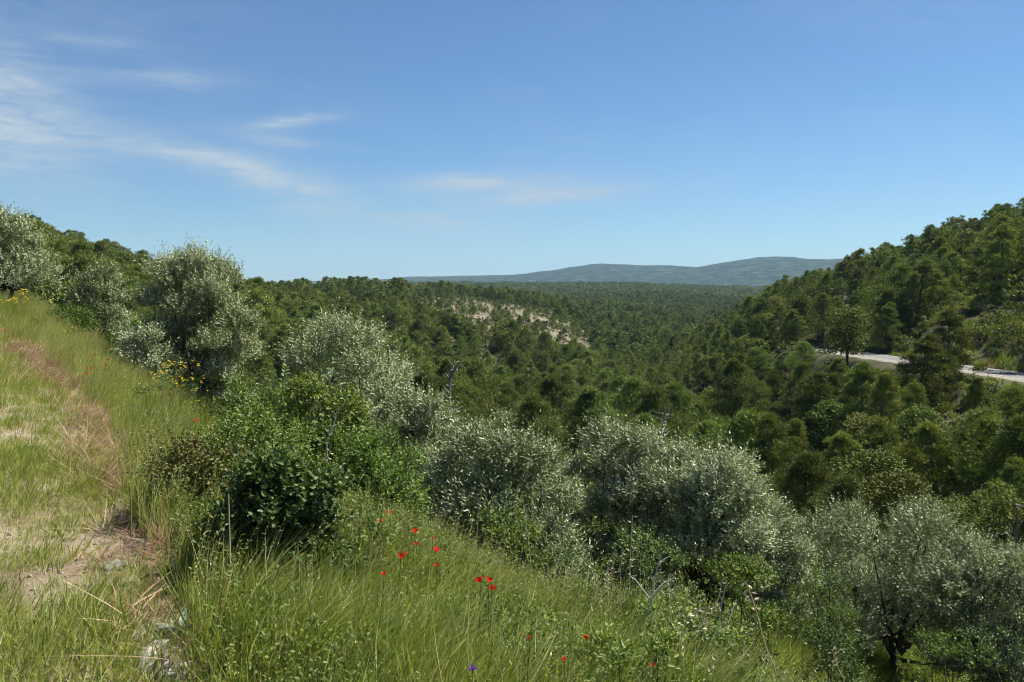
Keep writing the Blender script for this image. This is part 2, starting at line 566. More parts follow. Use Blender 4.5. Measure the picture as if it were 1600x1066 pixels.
M['straw'] = leaf_mat('dry_straw', [(0, (.22, .115, .06)), (.5, (.37, .24, .135)), (1, (.54, .42, .27))], rough=.7, spec=.2, trans=.2, vary=.3, hue=.015)
M['pale_straw'] = leaf_mat('pale_dry_stem', [(0, (.56, .48, .29)), (1, (.76, .69, .48))], rough=.6, spec=.25, trans=.15, vary=.1, hue=.01)
M['greystem'] = leaf_mat('weathered_twig', [(0, (.42, .40, .35)), (1, (.66, .64, .58))], rough=.8, spec=.2, trans=0, vary=.1, hue=.0)
M['stem'] = leaf_mat('green_stem', [(0, (.09, .12, .03)), (1, (.16, .19, .06))], rough=.6, spec=.2, trans=.1, vary=.1, hue=.0)
M['bark'] = noise_mat('bark', (.045, .036, .028), (.15, .125, .10), scale=14, bump=.6)
M['olive_bark'] = noise_mat('olive_bark', (.035, .030, .024), (.11, .10, .085), scale=16, bump=.6)
M['dead'] = noise_mat('dead_wood', (.12, .11, .095), (.27, .25, .225), scale=9, bump=.3)
M['stone'] = noise_mat('limestone', (.18, .165, .13), (.29, .27, .22), scale=18, bump=.25, c3=(.40, .38, .33))
M['poppy'] = leaf_mat('poppy_petal', [(0, (.55, .018, .010)), (1, (.72, .05, .02))], rough=.5, spec=.2, trans=.45, tcol=(1.2, .8, .8), vary=.2, hue=.01)
M['poppy_core'] = leaf_mat('poppy_core', [(0, (.015, .012, .012)), (1, (.03, .03, .02))], trans=0, vary=0)
M['yellow'] = leaf_mat('yellow_blossom', [(0, (.70, .48, .015)), (1, (.85, .68, .04))], rough=.5, spec=.2, trans=.35, vary=.1, hue=.01)
M['violet'] = leaf_mat('violet_blossom', [(0, (.16, .08, .26)), (1, (.30, .16, .42))], rough=.5, spec=.2, trans=.3, vary=.1, hue=.01)
M['grey_leaf'] = leaf_mat('grey_green_leaf', [(0, (.11, .15, .11)), (1, (.24, .29, .23))], rough=.5, spec=.3, trans=.2, vary=.1, hue=.01)


def ground_mat():
    m, t, out = new_mat('ground')
    geo = t.nodes.new('ShaderNodeNewGeometry')

    def nz(scale, detail=5, rough=.6):
        n = t.nodes.new('ShaderNodeTexNoise')
        n.inputs['Scale'].default_value = scale
        n.inputs['Detail'].default_value = detail
        n.inputs['Roughness'].default_value = rough
        t.links.new(geo.outputs['Position'], n.inputs['Vector'])
        return n.outputs[0]

    def attr(nm):
        a = t.nodes.new('ShaderNodeAttribute')
        a.attribute_name = nm
        return a.outputs['Fac']

    def mix(f, a, b):
        x = t.nodes.new('ShaderNodeMix')
        x.data_type = 'RGBA'
        t.links.new(f, x.inputs['Factor'])
        t.links.new(a, x.inputs['A'])
        t.links.new(b, x.inputs['B'])
        return x.outputs['Result']

    soil = ramp(t, nz(3.0, 8), [(.3, (.12, .09, .052)), (.7, (.30, .235, .15))])
    woods = ramp(t, nz(.35, 7), [(.3, (.035, .040, .018)), (.6, (.075, .075, .035)), (.75, (.14, .12, .07))])
    bare = ramp(t, nz(.22, 8, .7), [(.3, (.085, .08, .045)), (.5, (.18, .155, .105)), (.72, (.30, .265, .20))])
    far = ramp(t, nz(.012, 9, .72), [(.38, (.010, .020, .011)), (.52, (.030, .046, .022)), (.62, (.085, .100, .055))])
    c = mix(attr('woods'), soil, woods)
    br = math_node(t, 'MULTIPLY', math_node(t, 'SUBTRACT', math_node(t, 'ADD', attr('bare'), math_node(t, 'MULTIPLY', nz(.10, 7, .75), 1.2)), 1.10), 6.0, True)
    c = mix(br, c, bare)
    c = mix(attr('far'), c, far)
    p = t.nodes.new('ShaderNodeBsdfPrincipled')
    p.inputs['Roughness'].default_value = .95
    p.inputs['Specular IOR Level'].default_value = .1
    t.links.new(c, p.inputs['Base Color'])
    b = t.nodes.new('ShaderNodeBump')
    b.inputs['Strength'].default_value = .6
    b.inputs['Distance'].default_value = .06
    t.links.new(nz(9, 8, .7), b.inputs['Height'])
    b2 = t.nodes.new('ShaderNodeBump')
    b2.inputs['Distance'].default_value = 22.0
    t.links.new(attr('far'), b2.inputs['Strength'])
    t.links.new(nz(.018, 7, .7), b2.inputs['Height'])
    t.links.new(b.outputs[0], b2.inputs['Normal'])
    t.links.new(b2.outputs[0], p.inputs['Normal'])
    t.links.new(p.outputs[0], out.inputs['Surface'])
    return m


# ------------------------------------------------------------------ ground sheet
def bare_mask(x, y):
    """the eroded, thinly wooded hillside across the valley and the cut bank above the road"""
    r = np.hypot(x, y)
    th = np.degrees(np.arctan2(x, y))
    a = smooth01((th + 10) / 5) * smooth01((8.0 - th) / 4) * smooth01((r - 285) / 40) * smooth01((480 - r) / 50)
    b = smooth01((th - 25.8) / 1.2) * smooth01((34.5 - th) / 2) * smooth01((r - 96) / 8) * smooth01((150 - r) / 14)
    c = smooth01((th + 6) / 4) * smooth01((8 - th) / 4) * smooth01((r - 600) / 40) * smooth01((760 - r) / 80) * .4
    return np.maximum(np.maximum(a * .76, b * .36), c)


def build_ground():
    th = np.concatenate([np.linspace(-46, 46, 420), np.linspace(46, 314, 96)[1:-1]])
    rr = np.exp(np.linspace(math.log(.35), math.log(12000), 245))
    nt_, nr = len(th), len(rr)
    TT, RR = np.meshgrid(np.radians(th), rr)
    X, Y = np.sin(TT) * RR, np.cos(TT) * RR
    Z = H(X, Y, sheet=True)
    v = np.stack([X, Y, Z], -1).reshape(-1, 3)
    v = np.concatenate([v, [[0, 0, H1(0, 0.01)]]])
    i = np.arange(nr - 1)[:, None] * nt_
    j = np.arange(nt_)[None, :]
    j2 = (j + 1) % nt_
    f = np.stack([i + j, i + nt_ + j, i + nt_ + j2, i + j2], -1).reshape(-1, 4)
    mb = MB()
    mb.add(v, f)
    j = np.arange(nt_)
    mb.f.append(np.stack([np.full(nt_, len(v) - 1), j, (j + 1) % nt_], -1))
    mb.m.append(np.zeros(nt_, np.int32))
    me = mb.mesh('ground', ground_mat(), smooth=True)
    x, y = v[:, 0], v[:, 1]
    r = np.hypot(x, y)
    for nm, val in (('bare', bare_mask(x, y)), ('woods', smooth01((r - 14) / 16)), ('far', smooth01((r - 2300) / 500))):
        a = me.attributes.new(nm, 'FLOAT', 'POINT')
        a.data.foreach_set('value', val.astype(np.float32))
    o = obj('ground', me)
    tag(o, 'hilly ground falling from the path into the wooded valley', 'ground', kind='structure')


build_ground()


# ------------------------------------------------------------------ path and road sheets
def path_mat():
    m, t, out = new_mat('path_gravel')
    co = t.nodes.new('ShaderNodeTexCoord')
    n1 = N(t, 'ShaderNodeTexNoise')
    n1.inputs['Scale'].default_value = 1.3
    n1.inputs['Detail'].default_value = 6
    n2 = N(t, 'ShaderNodeTexNoise')
    n2.inputs['Scale'].default_value = 40
    n2.inputs['Detail'].default_value = 6
    n2.inputs['Roughness'].default_value = .75
    for n in (n1, n2):
        t.links.new(co.outputs['Object'], n.inputs['Vector'])
    c = ramp(t, math_node(t, 'ADD', math_node(t, 'MULTIPLY', n1.outputs[0], .5), math_node(t, 'MULTIPLY', n2.outputs[0], .5)),
             [(.34, (.13, .10, .06)), (.5, (.27, .21, .135)), (.66, (.42, .345, .24))])
    p = N(t, 'ShaderNodeBsdfPrincipled')
    p.inputs['Roughness'].default_value = .95
    p.inputs['Specular IOR Level'].default_value = .15
    t.links.new(c, p.inputs['Base Color'])
    b = N(t, 'ShaderNodeBump')
    b.inputs['Strength'].default_value = .8
    b.inputs['Distance'].default_value = .02
    t.links.new(n2.outputs[0], b.inputs['Height'])
    t.links.new(b.outputs[0], p.inputs['Normal'])
    t.links.new(p.outputs[0], out.inputs['Surface'])
    return m


def ribbon(P, offs, zfun, jitter=0.0):
    P = np.asarray(P, float)[:, :2]
    t = unit(np.gradient(P, axis=0))
    nrm = np.stack([-t[:, 1], t[:, 0]], -1)
    V = []
    for k, o in enumerate(offs):
        oo = np.full(len(P), o)
        if jitter and k in (0, len(offs) - 1):
            oo = oo + (fbm(P[:, 0] * 2.5, P[:, 1] * 2.5, 3, 31 + k) - .5) * jitter
        q = P + nrm * oo[:, None]
        V.append(np.stack([q[:, 0], q[:, 1], zfun(q[:, 0], q[:, 1], k)], -1))
    V = np.stack(V, 1)
    n, k = V.shape[:2]
    i = np.arange(n - 1)[:, None] * k
    j = np.arange(k - 1)[None]
    f = np.stack([i + j, i + k + j, i + k + j + 1, i + j + 1], -1).reshape(-1, 4)[:, ::-1]
    return V.reshape(-1, 3), f


_pt = np.linspace(0, len(PATH_EDGE) - 1, 260)
PATHF = hermite(np.arange(len(PATH_EDGE)), PATH_EDGE, _pt)
mb = MB()
v, f = ribbon(PATHF, np.linspace(-.02, 3.0, 34), lambda x, y, k: H(x, y) + (.004 if 0 < k < 33 else -.05), .22)
mb.add(v, f)
tag(obj('path', mb.mesh('path', path_mat(), True)), 'sandy gravel track with thin grass along the hillside', 'path', kind='structure')

M['asphalt'] = noise_mat('pale_asphalt', (.135, .13, .122), (.20, .19, .178), scale=1.2, bump=.1)
M['shoulder'] = noise_mat('road_shoulder', (.22, .20, .15), (.34, .31, .25), scale=1.5, bump=.3)
M['line'] = noise_mat('road_line', (.42, .42, .40), (.60, .60, .58), scale=1, bump=0)
_ridx = lambda x, y: np.interp(seg_dist(x, y, ROADF)[1], np.arange(len(ROADF)), ROADF[:, 2])
road = obj('road', MB().add(*ribbon(ROADF, np.linspace(-ROAD_W / 2, ROAD_W / 2, 7), lambda x, y, k: _ridx(x, y) + .02)).mesh('road', M['asphalt'], True))
tag(road, 'pale asphalt road curving below the wooded hill', 'road', kind='structure')
for s in (-1, 1):
    o = obj('road_shoulder', MB().add(*ribbon(ROADF, [s * (ROAD_W / 2 - .02), s * (ROAD_W / 2 + .35), s * (ROAD_W / 2 + .7), s * (ROAD_W / 2 + 1.5)][::s],
                                              lambda x, y, k, s=s: _ridx(x, y) + .012 - [0, .02, .15, .7][k if s > 0 else 3 - k])).mesh('road_shoulder', M['shoulder'], True), road)
    o = obj('edge_line', MB().add(*ribbon(ROADF, [s * (ROAD_W / 2 - .32) - .07, s * (ROAD_W / 2 - .32) + .07], lambda x, y, k: _ridx(x, y) + .026)).mesh('edge_line', M['line'], True), road)


# ------------------------------------------------------------------ scattered stuff (grass, gravel, the far wood)
def scatter(name, pts, rot, scl, idx, sources, label, cat):
    """one object: points that carry copies of the source meshes"""
    src = bpy.data.collections.new(name + '_sources')
    for k, me in enumerate(sources):
        o = bpy.data.objects.new('%s_%03d' % (name + '_source', k), me)
        src.objects.link(o)
    me = bpy.data.meshes.new(name)
    me.vertices.add(len(pts))
    me.vertices.foreach_set('co', np.asarray(pts, np.float32).ravel())
    a = me.attributes.new('rot', 'FLOAT_VECTOR', 'POINT')
    a.data.foreach_set('vector', np.asarray(rot, np.float32).ravel())
    a = me.attributes.new('scl', 'FLOAT_VECTOR', 'POINT')
    scl = np.asarray(scl, np.float32)
    if scl.ndim == 1:
        scl = np.repeat(scl[:, None], 3, 1)
    a.data.foreach_set('vector', scl.ravel())
    a = me.attributes.new('idx', 'INT', 'POINT')
    a.data.foreach_set('value', np.asarray(idx, np.int32))
    o = obj(name, me)
    ng = bpy.data.node_groups.new(name + '_nodes', 'GeometryNodeTree')
    ng.interface.new_socket('Geometry', in_out='INPUT', socket_type='NodeSocketGeometry')
    ng.interface.new_socket('Geometry', in_out='OUTPUT', socket_type='NodeSocketGeometry')
    gi, go = ng.nodes.new('NodeGroupInput'), ng.nodes.new('NodeGroupOutput')
    ci = ng.nodes.new('GeometryNodeCollectionInfo')
    ci.inputs['Collection'].default_value = src
    ci.inputs['Separate Children'].default_value = True
    ci.inputs['Reset Children'].default_value = True
    ip = ng.nodes.new('GeometryNodeInstanceOnPoints')
    ip.inputs['Pick Instance'].default_value = True

    def named(nm, typ):
        n = ng.nodes.new('GeometryNodeInputNamedAttribute')
        n.data_type = typ
        n.inputs['Name'].default_value = nm
        return n.outputs['Attribute']
    L = ng.links.new
    L(gi.outputs[0], ip.inputs['Points'])
    L(ci.outputs[0], ip.inputs['Instance'])
    L(named('idx', 'INT'), ip.inputs['Instance Index'])
    L(named('rot', 'FLOAT_VECTOR'), ip.inputs['Rotation'])
    L(named('scl', 'FLOAT_VECTOR'), ip.inputs['Scale'])
    L(ip.outputs[0], go.inputs[0])
    md = o.modifiers.new('scatter', 'NODES')
    md.node_group = ng
    tag(o, label, cat, kind='stuff')
    return o


# ------------------------------------------------------------------ leafy crowns
def lobes_in(g, w, h, n, bottom=.08, big=1.0):
    """centres and radii of the leaf masses of a bush w wide and h high"""
    C, Rr = [], []
    for k in range(n):
        u = (k + g.uniform(0, 1)) / n
        hz = bottom + (1 - bottom) * u
        mid_h = bottom + (1 - bottom) * .36
        prof = math.sqrt(max(.05, 1 - ((hz - mid_h) / ((1 - bottom) * .68)) ** 2))
        an = k * 2.39996 + g.uniform(-.4, .4)
        q = math.sqrt(g.uniform(.18, 1))
        rl = min(g.uniform(.10, .22) * big * w * (1 - .3 * hz), h * (1 - bottom) * .4)
        rad = max(0, (w / 2 - rl) * prof * q)
        zc = hz * h * .94 - rl * .35
        C.append((math.cos(an) * rad, math.sin(an) * rad, max(rl * .4, zc)))
        Rr.append((rl, rl, rl * g.uniform(.75, 1.05)))
    return np.array(C), np.array(Rr)


def leaf_cloud(mb, g, C, Rr, n_leaves, twig, per, L, W, up=.6, shape='lance', tone=.45, spread=.8, droop=0., low=-.12):
    nt_ = max(1, int(n_leaves / per))
    area = Rr[:, 0] ** 2
    li = g.choice(len(C), nt_, p=area / area.sum())
    u = rdir(g, nt_)
    u[:, 2] = np.where(u[:, 2] < low, -u[:, 2], u[:, 2])
    q = np.where(g.uniform(size=nt_) < .72, g.uniform(.72, 1.02, nt_), g.uniform(.15, .75, nt_))
    p0 = C[li] + u * Rr[li] * q[:, None]
    d = unit(u * .8 + np.array([0, 0, up - droop]) + g.normal(0, .32, (nt_, 3)))
    tl = twig * g.uniform(.45, 1.3, nt_) * np.where(g.uniform(size=nt_) < .10, 1.7, 1.0)
    a = unit(np.cross(d, rdir(g, nt_)))
    b = np.cross(d, a)
    lob = g.uniform(-.12, .12, len(C))[li]
    twt = g.normal(0, .10, nt_)
    for k in range(per):
        f = (k + .3) / per
        an = k * 2.4 + g.uniform(-.3, .3, nt_)
        rad = a * np.cos(an)[:, None] + b * np.sin(an)[:, None]
        ld = unit(d * .75 + rad * spread + g.normal(0, .15, (nt_, 3)) + np.array([0, 0, -droop]))
        nr = unit(u * .9 + np.array([0, 0, .45]) + g.normal(0, .42, (nt_, 3)))
        sz = g.uniform(.7, 1.2, nt_) * (1.05 - .35 * f)
        leaf_geo(mb, p0 + d * (tl * f)[:, None], ld, nr, L * sz, W * sz, np.clip(tone + lob + twt + g.normal(0, .17, nt_), 0, 1), shape)
    return p0, d, tl


def branch(mb, g, p0, p1, r0, r1, bend=.1, sides=6, n=6):
    p0, p1 = np.asarray(p0, float), np.asarray(p1, float)
    L = np.linalg.norm(p1 - p0)
    m = (p0 + p1) / 2 + g.normal(0, bend, 3) * L
    t = np.linspace(0, 1, n)[:, None]
    P = (1 - t) ** 2 * p0 + 2 * t * (1 - t) * m + t ** 2 * p1
    mb.tube(P, r0 + (r1 - r0) * t[:, 0], sides)


# ------------------------------------------------------------------ pines
def make_pine(seed, hgt, width, clumps, tufts, needles, nl, nw, limb_sides=5, lean=.05, low=.22, tip=.0, far=False):
    """Aleppo pine: bent trunk, rising limbs, rounded needle clumps. Returns trunk MB and crown MB (base at 0)."""
    g = np.random.default_rng(seed)
    tr, cr = MB(), MB()
    n = 9
    s = np.linspace(0, 1, n)
    off = np.cumsum(g.normal(0, 1, (n, 2)), 0) * .03 * hgt / 2
    off -= off[0]
    la = g.uniform(0, 2 * PI)
    spine = np.stack([off[:, 0] + math.cos(la) * lean * hgt * s, off[:, 1] + math.sin(la) * lean * hgt * s, s * hgt * .93 - .25], -1)
    r0 = .021 * hgt + .02
    tr.tube(spine, r0 * (1 - .88 * s), limb_sides + 2)
    # asymmetry of the crown by direction
    k1, k2 = g.uniform(0, 2 * PI, 2)
    C, RC = [], []
    for c in range(clumps):
        u = (c + g.uniform(.1, .9)) / clumps
        h = low + (1 - low) * u ** .85
        prof = math.sin(PI * min(1, max(0, (h - low * .55) / (1 - low * .55))) ** .60) ** .8 + .08
        prof = max(prof, .12)
        an = c * 2.39996 + g.uniform(-.5, .5)
        asy = 1 + .26 * math.sin(an + k1) + .16 * math.sin(2 * an + k2)
        rad = width / 2 * prof * asy * math.sqrt(g.uniform(.12, 1.0))
        bi = h * .86
        base = np.array([np.interp(bi - .10, s, spine[:, i]) for i in range(3)])
        top = np.array([np.interp(min(h, 1), s, spine[:, i]) for i in range(3)])
        end = top + np.array([math.cos(an) * rad, math.sin(an) * rad, g.normal(0, .025) * hgt])
        rc = width * g.uniform(.105, .185) * (1.0 if not far else 1.25) * (1 - .35 * max(0, h - .75) / .25)
        C.append(end)
        RC.append(rc)
        if not far and (rad > rc * .8):
            m_ = base * .5 + end * .5 + np.array([0, 0, -.04 * hgt * g.uniform(.2, 1)])
            tt = np.linspace(0, 1, 5)[:, None]
            pth = (1 - tt) ** 2 * base + 2 * tt * (1 - tt) * m_ + tt ** 2 * end
            tr.tube(pth, r0 * .30 * (1 - .75 * tt[:, 0]) * (1.15 - h * .7), limb_sides - 1)
    C.append(spine[-1] + [0, 0, .01 * hgt])
    RC.append(width * .09)
    C, RC = np.array(C), np.array(RC)
    # a few bare dead lower limbs
    if not far:
        for k in range(5):
            h = g.uniform(.12, low + .1)
            b = np.array([np.interp(h, s, spine[:, i]) for i in range(3)])
            an = g.uniform(0, 2 * PI)
            L = g.uniform(.08, .2) * hgt
            e = b + np.array([math.cos(an) * L, math.sin(an) * L, g.uniform(-.02, .08) * hgt])
            tr.tube([b, (b + e) / 2 + [0, 0, .02 * hgt], e], [r0 * .16, r0 * .1, r0 * .03], 4)
    ci = np.repeat(np.arange(len(C)), tufts)
    nn = len(ci)
    u = rdir(g, nn)
    u[:, 2] = np.where(u[:, 2] < -.25, -u[:, 2] * .6, u[:, 2])
    u = unit(u)
    sq = np.array([1, 1, .78])
    p = C[ci] + u * sq * RC[ci][:, None] * (g.uniform(.35, 1.0, nn) ** .55)[:, None] * (1 + .25 * g.normal(size=nn))[:, None]
    d = unit(u * .75 + np.array([0, 0, .75]) + g.normal(0, .28, (nn, 3)))
    clr = g.uniform(-.13, .13, len(C))[ci]
    mid_ = np.array([np.interp(.5, s, spine[:, i]) for i in range(3)])
    co_ = unit((p - mid_) * np.array([1, 1, .8]))
    for k in range(needles):
        dd = unit(d + g.normal(0, .45, (nn, 3)))
        leaf_geo(cr, p, dd, unit(u * .75 + co_ * .7 + g.normal(0, .4, (nn, 3))), nl * g.uniform(.7, 1.25, nn), nw, np.clip(.42 + .22 * g.normal(size=nn) + clr + .10 * u[:, 2], 0, 1), 'needle')
    return tr, cr


PINE_NEAR, PINE_MID, PINE_FAR = [], [], []
for k in range(6):
    w = [5.4, 6.2, 4.8, 5.8, 4.2, 6.6][k]
    h = [8.2, 7.6, 8.8, 7.0, 7.4, 9.2][k]
    tr, cr = make_pine(100 + k, h, w, [48, 56, 44, 48, 42, 62][k], 160, 4, .235, .046, low=[.22, .16, .28, .12, .10, .30][k], lean=[.04, .08, .02, .1, .03, .06][k])
    PINE_NEAR.append((tr.mesh('pine_trunk', M['bark'], True), cr.mesh('pine_crown', M['pine']), h, w))
for k in range(6):
    w = [5.2, 6.0, 4.6, 5.6, 4.0, 6.4][k]
    h = [7.6, 7.2, 8.2, 6.4, 7.0, 8.6][k]
    tr, cr = make_pine(200 + k, h, w, [36, 40, 34, 36, 30, 44][k], 120, 2, .26, .095, limb_sides=4, low=[.26, .18, .32, .14, .10, .34][k], lean=[.04, .08, .02, .1, .03, .06][k])
    PINE_MID.append((tr.mesh('pine_trunk', M['bark'], True), cr.mesh('pine_crown', M['pine']), h, w))
for k in range(5):
    w, h = [5.4, 6.0, 4.8, 5.6, 6.4][k], [7.4, 6.8, 8.0, 6.4, 7.8][k]
    tr, cr = make_pine(300 + k, h, w, 22, 60, 1, .50, .24, limb_sides=3, low=.2, far=True)
    cr.add(np.concatenate(tr.v), np.concatenate(tr.f), .5, 1)
    PINE_FAR.append((None, cr.mesh('far_pine', [M['pine_far'], M['bark']]), h, w))
# joined copies of the middle-distance pines for the uncounted wood
PINE_MASS = []
for k in range(6):
    w = [5.2, 6.0, 4.6, 5.6, 4.0, 6.4][k]
    h = [7.6, 7.2, 8.2, 6.4, 7.0, 8.6][k]
    tr, cr = make_pine(260 + k, h, w, [34, 38, 32, 34, 28, 40][k], 62, 2, .30, .105, limb_sides=3, low=[.26, .18, .32, .14, .10, .34][k])
    for vv, ff in zip(tr.v, tr.f):
        pass
    cr.add(np.concatenate(tr.v), np.concatenate(tr.f), .5, 1)
    PINE_MASS.append((None, cr.mesh('wood_pine', [M['pine'], M['bark']]), h, w))

# round-headed leafy trees mixed into the wood
def make_oak(seed, h, w, n, L, nl=24):
    g = np.random.default_rng(seed)
    tr, cr = MB(), MB()
    C, Rr = lobes_in(g, w, h, nl, .22)
    branch(tr, g, (0, 0, -.3), (0, 0, h * .32), .025 * h, .018 * h, .03)
    for c in C:
        branch(tr, g, (0, 0, h * .3), c, .009 * h, .002 * h, .08, 4, 4)
    leaf_cloud(cr, g, C, Rr, n, .3, 5, L, L * .5, .45, 'lance', .48)
    return tr, cr


OAK = []
for k in range(3):
    h, w = [6.4, 5.6, 7.2][k], [5.6, 5.8, 5.4][k]
    tr, cr = make_oak(400 + k, h, w, 11000, .20)
    OAK.append((tr.mesh('oak_trunk', M['bark'], True), cr.mesh('oak_crown', M['oak']), h, w))
for k in range(2):
    h, w = [6.4, 5.6][k], [5.6, 5.6][k]
    tr, cr = make_oak(420 + k, h, w, 3600, .34, 18)
    cr.add(np.concatenate(tr.v), np.concatenate(tr.f), .5, 1)
    PINE_MASS.append((None, cr.mesh('wood_oak', [M['oak'], M['bark']]), h, w))

# ------------------------------------------------------------------ the olives (declared first: they hide what lies behind)
#          px, top row, depth, width in photo px, label
OLIVES = [
    (5, 333, 20.0, 185, 'big silvery olive tree at the left edge above yellow blossoms', 0),
    (158, 410, 21.5, 100, 'smaller round olive tree between the two large olives on the bank', 1),
    (300, 384, 16.5, 215, 'tall full olive tree standing against the sky beside the meadow', 2),
    (222, 516, 15.0, 85, 'low pale olive shrub at the foot of the tall olive', 3),
    (530, 494, 14.5, 275, 'broad silvery olive tree behind the leafy green thicket', 0),
    (655, 606, 12.5, 170, 'grey-green olive bush below the broad silvery olive', 1),
    (775, 622, 19.0, 95, 'small round olive standing by itself below the dead tree', 3),
    (775, 672, 9.6, 300, 'large olive shrub rising behind the poppies', 2),
    (880, 706, 14.5, 90, 'little pale olive showing between the two large olive clumps', 1),
    (975, 655, 13.0, 210, 'olive with upright silvery sprigs, taller half of the middle clump', 0),
    (1115, 690, 12.4, 235, 'dense olive with dark hollow underneath, beside the upright one', 3),
    (1400, 783, 15.0, 380, 'open olive tree with forked dark trunks at the lower right', 2),
    (1570, 842, 13.6, 210, 'drooping olive cut by the right edge of the picture', 1),
    (1225, 812, 14.2, 120, 'small olive bush to the left of the forked olive', 3),
]

# ------------------------------------------------------------------ planting the wood
def canopy_points():
    P = []
    for r0, r1, sp, lim in ((26, 60, 4.0, 44), (60, 260, 5.3, 44), (260, 620, 5.0, 42), (620, 1300, 6.2, 38), (1300, 2750, 8.0, 36)):
        n = int((r1 - r0) / sp)
        for i in range(n):
            r = r0 + (i + .5) * sp
            m = int(2 * R(lim) * r / sp)
            th = (np.arange(m) + .5) / m * 2 * R(lim) - R(lim) + rng.uniform(-.5, .5, m) * sp / r * .95
            rr = r + rng.uniform(-.5, .5, m) * sp * .95
            P.append(np.stack([np.sin(th) * rr, np.cos(th) * rr, np.full(m, sp)], -1))
    return np.concatenate(P)


P = canopy_points()
x, y, sp = P.T
r = np.hypot(x, y)
th = np.degrees(np.arctan2(x, y))
keep = np.ones(len(P), bool)
keep &= np.abs(seg_dist(x, y, ROADF)[0]) > ROAD_W / 2 + 1.6
clump = fbm(x / 26, y / 26, 3, 41)
keep &= rng.uniform(size=len(P)) < np.clip(.72 + 1.6 * (clump - .38), .4, 1)
bm_ = bare_mask(x, y)
keep &= rng.uniform(size=len(P)) > bm_ * .6
keep &= ~((th > 25.4) & (th < 34.5) & (r > 104) & (r < 133) & (rng.uniform(size=len(P)) < .9))
# the terraces just below the path are olives, not pines
keep &= r > np.interp(th, [-44, -30, -18, 0, 15, 26, 44], [70, 66, 40, 31, 32, 33, 33])
P, x, y, sp, r, th, bm_ = (a[keep] for a in (P, x, y, sp, r, th, bm_))
z = H(x, y)
size = np.where(rng.uniform(size=len(P)) < .3, rng.uniform(1.0, 1.3, len(P)), rng.uniform(.6, 1.0, len(P))) * np.clip(.85 + .7 * (fbm(x / 45, y / 45, 2, 51) - .5), .6, 1.2)
size *= np.where(bm_ > .4, .62, 1.0) * np.where(r > 620, 1.02, 1.0) * np.where(r > 1300, 1.25, 1.0)
size = np.where(r < 60, np.minimum(size, 1.0), size)
size *= np.interp(r, [30, 60, 90, 200, 300, 500], [.95, 1.15, 1.42, 1.38, 1.15, 1.0])
small = rng.uniform(size=len(P)) < .2
size = np.where(small, size * rng.uniform(.35, .6, len(P)), size)
# pines below the road stay low enough not to hide it where the photo shows it
col = 800 + FPX * np.tan(np.radians(th))
row_top = HORIZON - FPX * ((z + size * 7.6) - EYE) / y
gap = ((col > 1336) & (col < 1436)) | ((col > 1512) & (col < 1720)) | ((col > 1262) & (col < 1322))
road_row = np.interp(col, [1262, 1300, 1360, 1440, 1520, 1600, 1720], [551, 552, 559, 571, 582, 593, 614])
infront = gap & (y < np.interp(col, [1262, 1300, 1360, 1440, 1520, 1600, 1720], [152, 132, 110, 96, 86, 78, 68]))
room = ((HORIZON - road_row - 3) / FPX * y + EYE - z) / 7.6
size = np.where(infront, np.minimum(size, room), size)
ok = size > .18
P, x, y, z, sp, r, th, bm_, size, col = (a[ok] for a in (P, x, y, z, sp, r, th, bm_, size, col))
hgt = size * 7.6

# pines that stand out: photo column, top row, distance
HEROES = [(1050, 516, 95), (1030, 560, 80), (1245, 462, 150), (1290, 455, 165), (1335, 492, 128), (1412, 474, 122), (1390, 648, 47), (1475, 652, 45), (1545, 632, 44),
          (1185, 636, 66), (1110, 650, 72), (1215, 640, 62), (870, 566, 112), (930, 598, 92), (745, 512, 120), (700, 530, 105), (985, 560, 118), (1150, 555, 110),
          (1330, 668, 56), (1270, 700, 50), (470, 440, 120), (405, 425, 160), (1480, 545, 78), (1585, 600, 60), (830, 610, 85), (1000, 640, 70), (650, 575, 85), (1440, 600, 70)]
hx, hy, hz, hh_ = [], [], [], []
for px, row, dep in HEROES:
    a = spot(px, dep)
    hx.append(a[0]); hy.append(a[1]); hz.append(a[2])
    hh_.append(min(max(z_at(row, dep) - a[2], 5.0), 14.5))
hx, hy, hz, hh_ = map(np.array, (hx, hy, hz, hh_))
clearh = np.ones(len(P), bool)
for a, b, c in zip(hx, hy, hh_):
    clearh &= np.hypot(x - a, y - b) > c * .24
P, x, y, z, r, th, size, col, hgt = (a[clearh] for a in (P, x, y, z, r, th, size, col, hgt))
nh = len(hx)
x, y, z, hgt = np.concatenate([x, hx]), np.concatenate([y, hy]), np.concatenate([z, hz]), np.concatenate([hgt, hh_])
size = hgt / 7.6
r = np.hypot(x, y)
th = np.degrees(np.arctan2(x, y))
col = 800 + FPX * np.tan(np.radians(th))
P = np.zeros((len(x), 3))

# occlusion sweep by bearing: what stands behind nearer crowns and slopes is not planted
order = np.argsort(r)
NB = 1400
edge = np.full(NB, -9.0)
lo_b, hi_b = -46.0, 46.0
for px, row, dep, wpx, *_ in OLIVES:
    b0 = int((math.degrees(math.atan((px - wpx * .36 - 800) / FPX)) - lo_b) / (hi_b - lo_b) * NB)
    b1 = int((math.degrees(math.atan((px + wpx * .36 - 800) / FPX)) - lo_b) / (hi_b - lo_b) * NB)
    e_ = (HORIZON - (row + 24)) / FPX
    edge[max(0, b0):max(0, b1)] = np.maximum(edge[max(0, b0):max(0, b1)], e_)
vis = np.zeros(len(P))
bpos = ((th - lo_b) / (hi_b - lo_b) * NB)
wb = np.degrees(size * 2.3 / r) / (hi_b - lo_b) * NB
e_top = (z + hgt - EYE) / (r * np.cos(np.radians(th)))
e_bot = (z - EYE) / (r * np.cos(np.radians(th)))
e_fill = (z + hgt * .72 - EYE) / (r * np.cos(np.radians(th)))
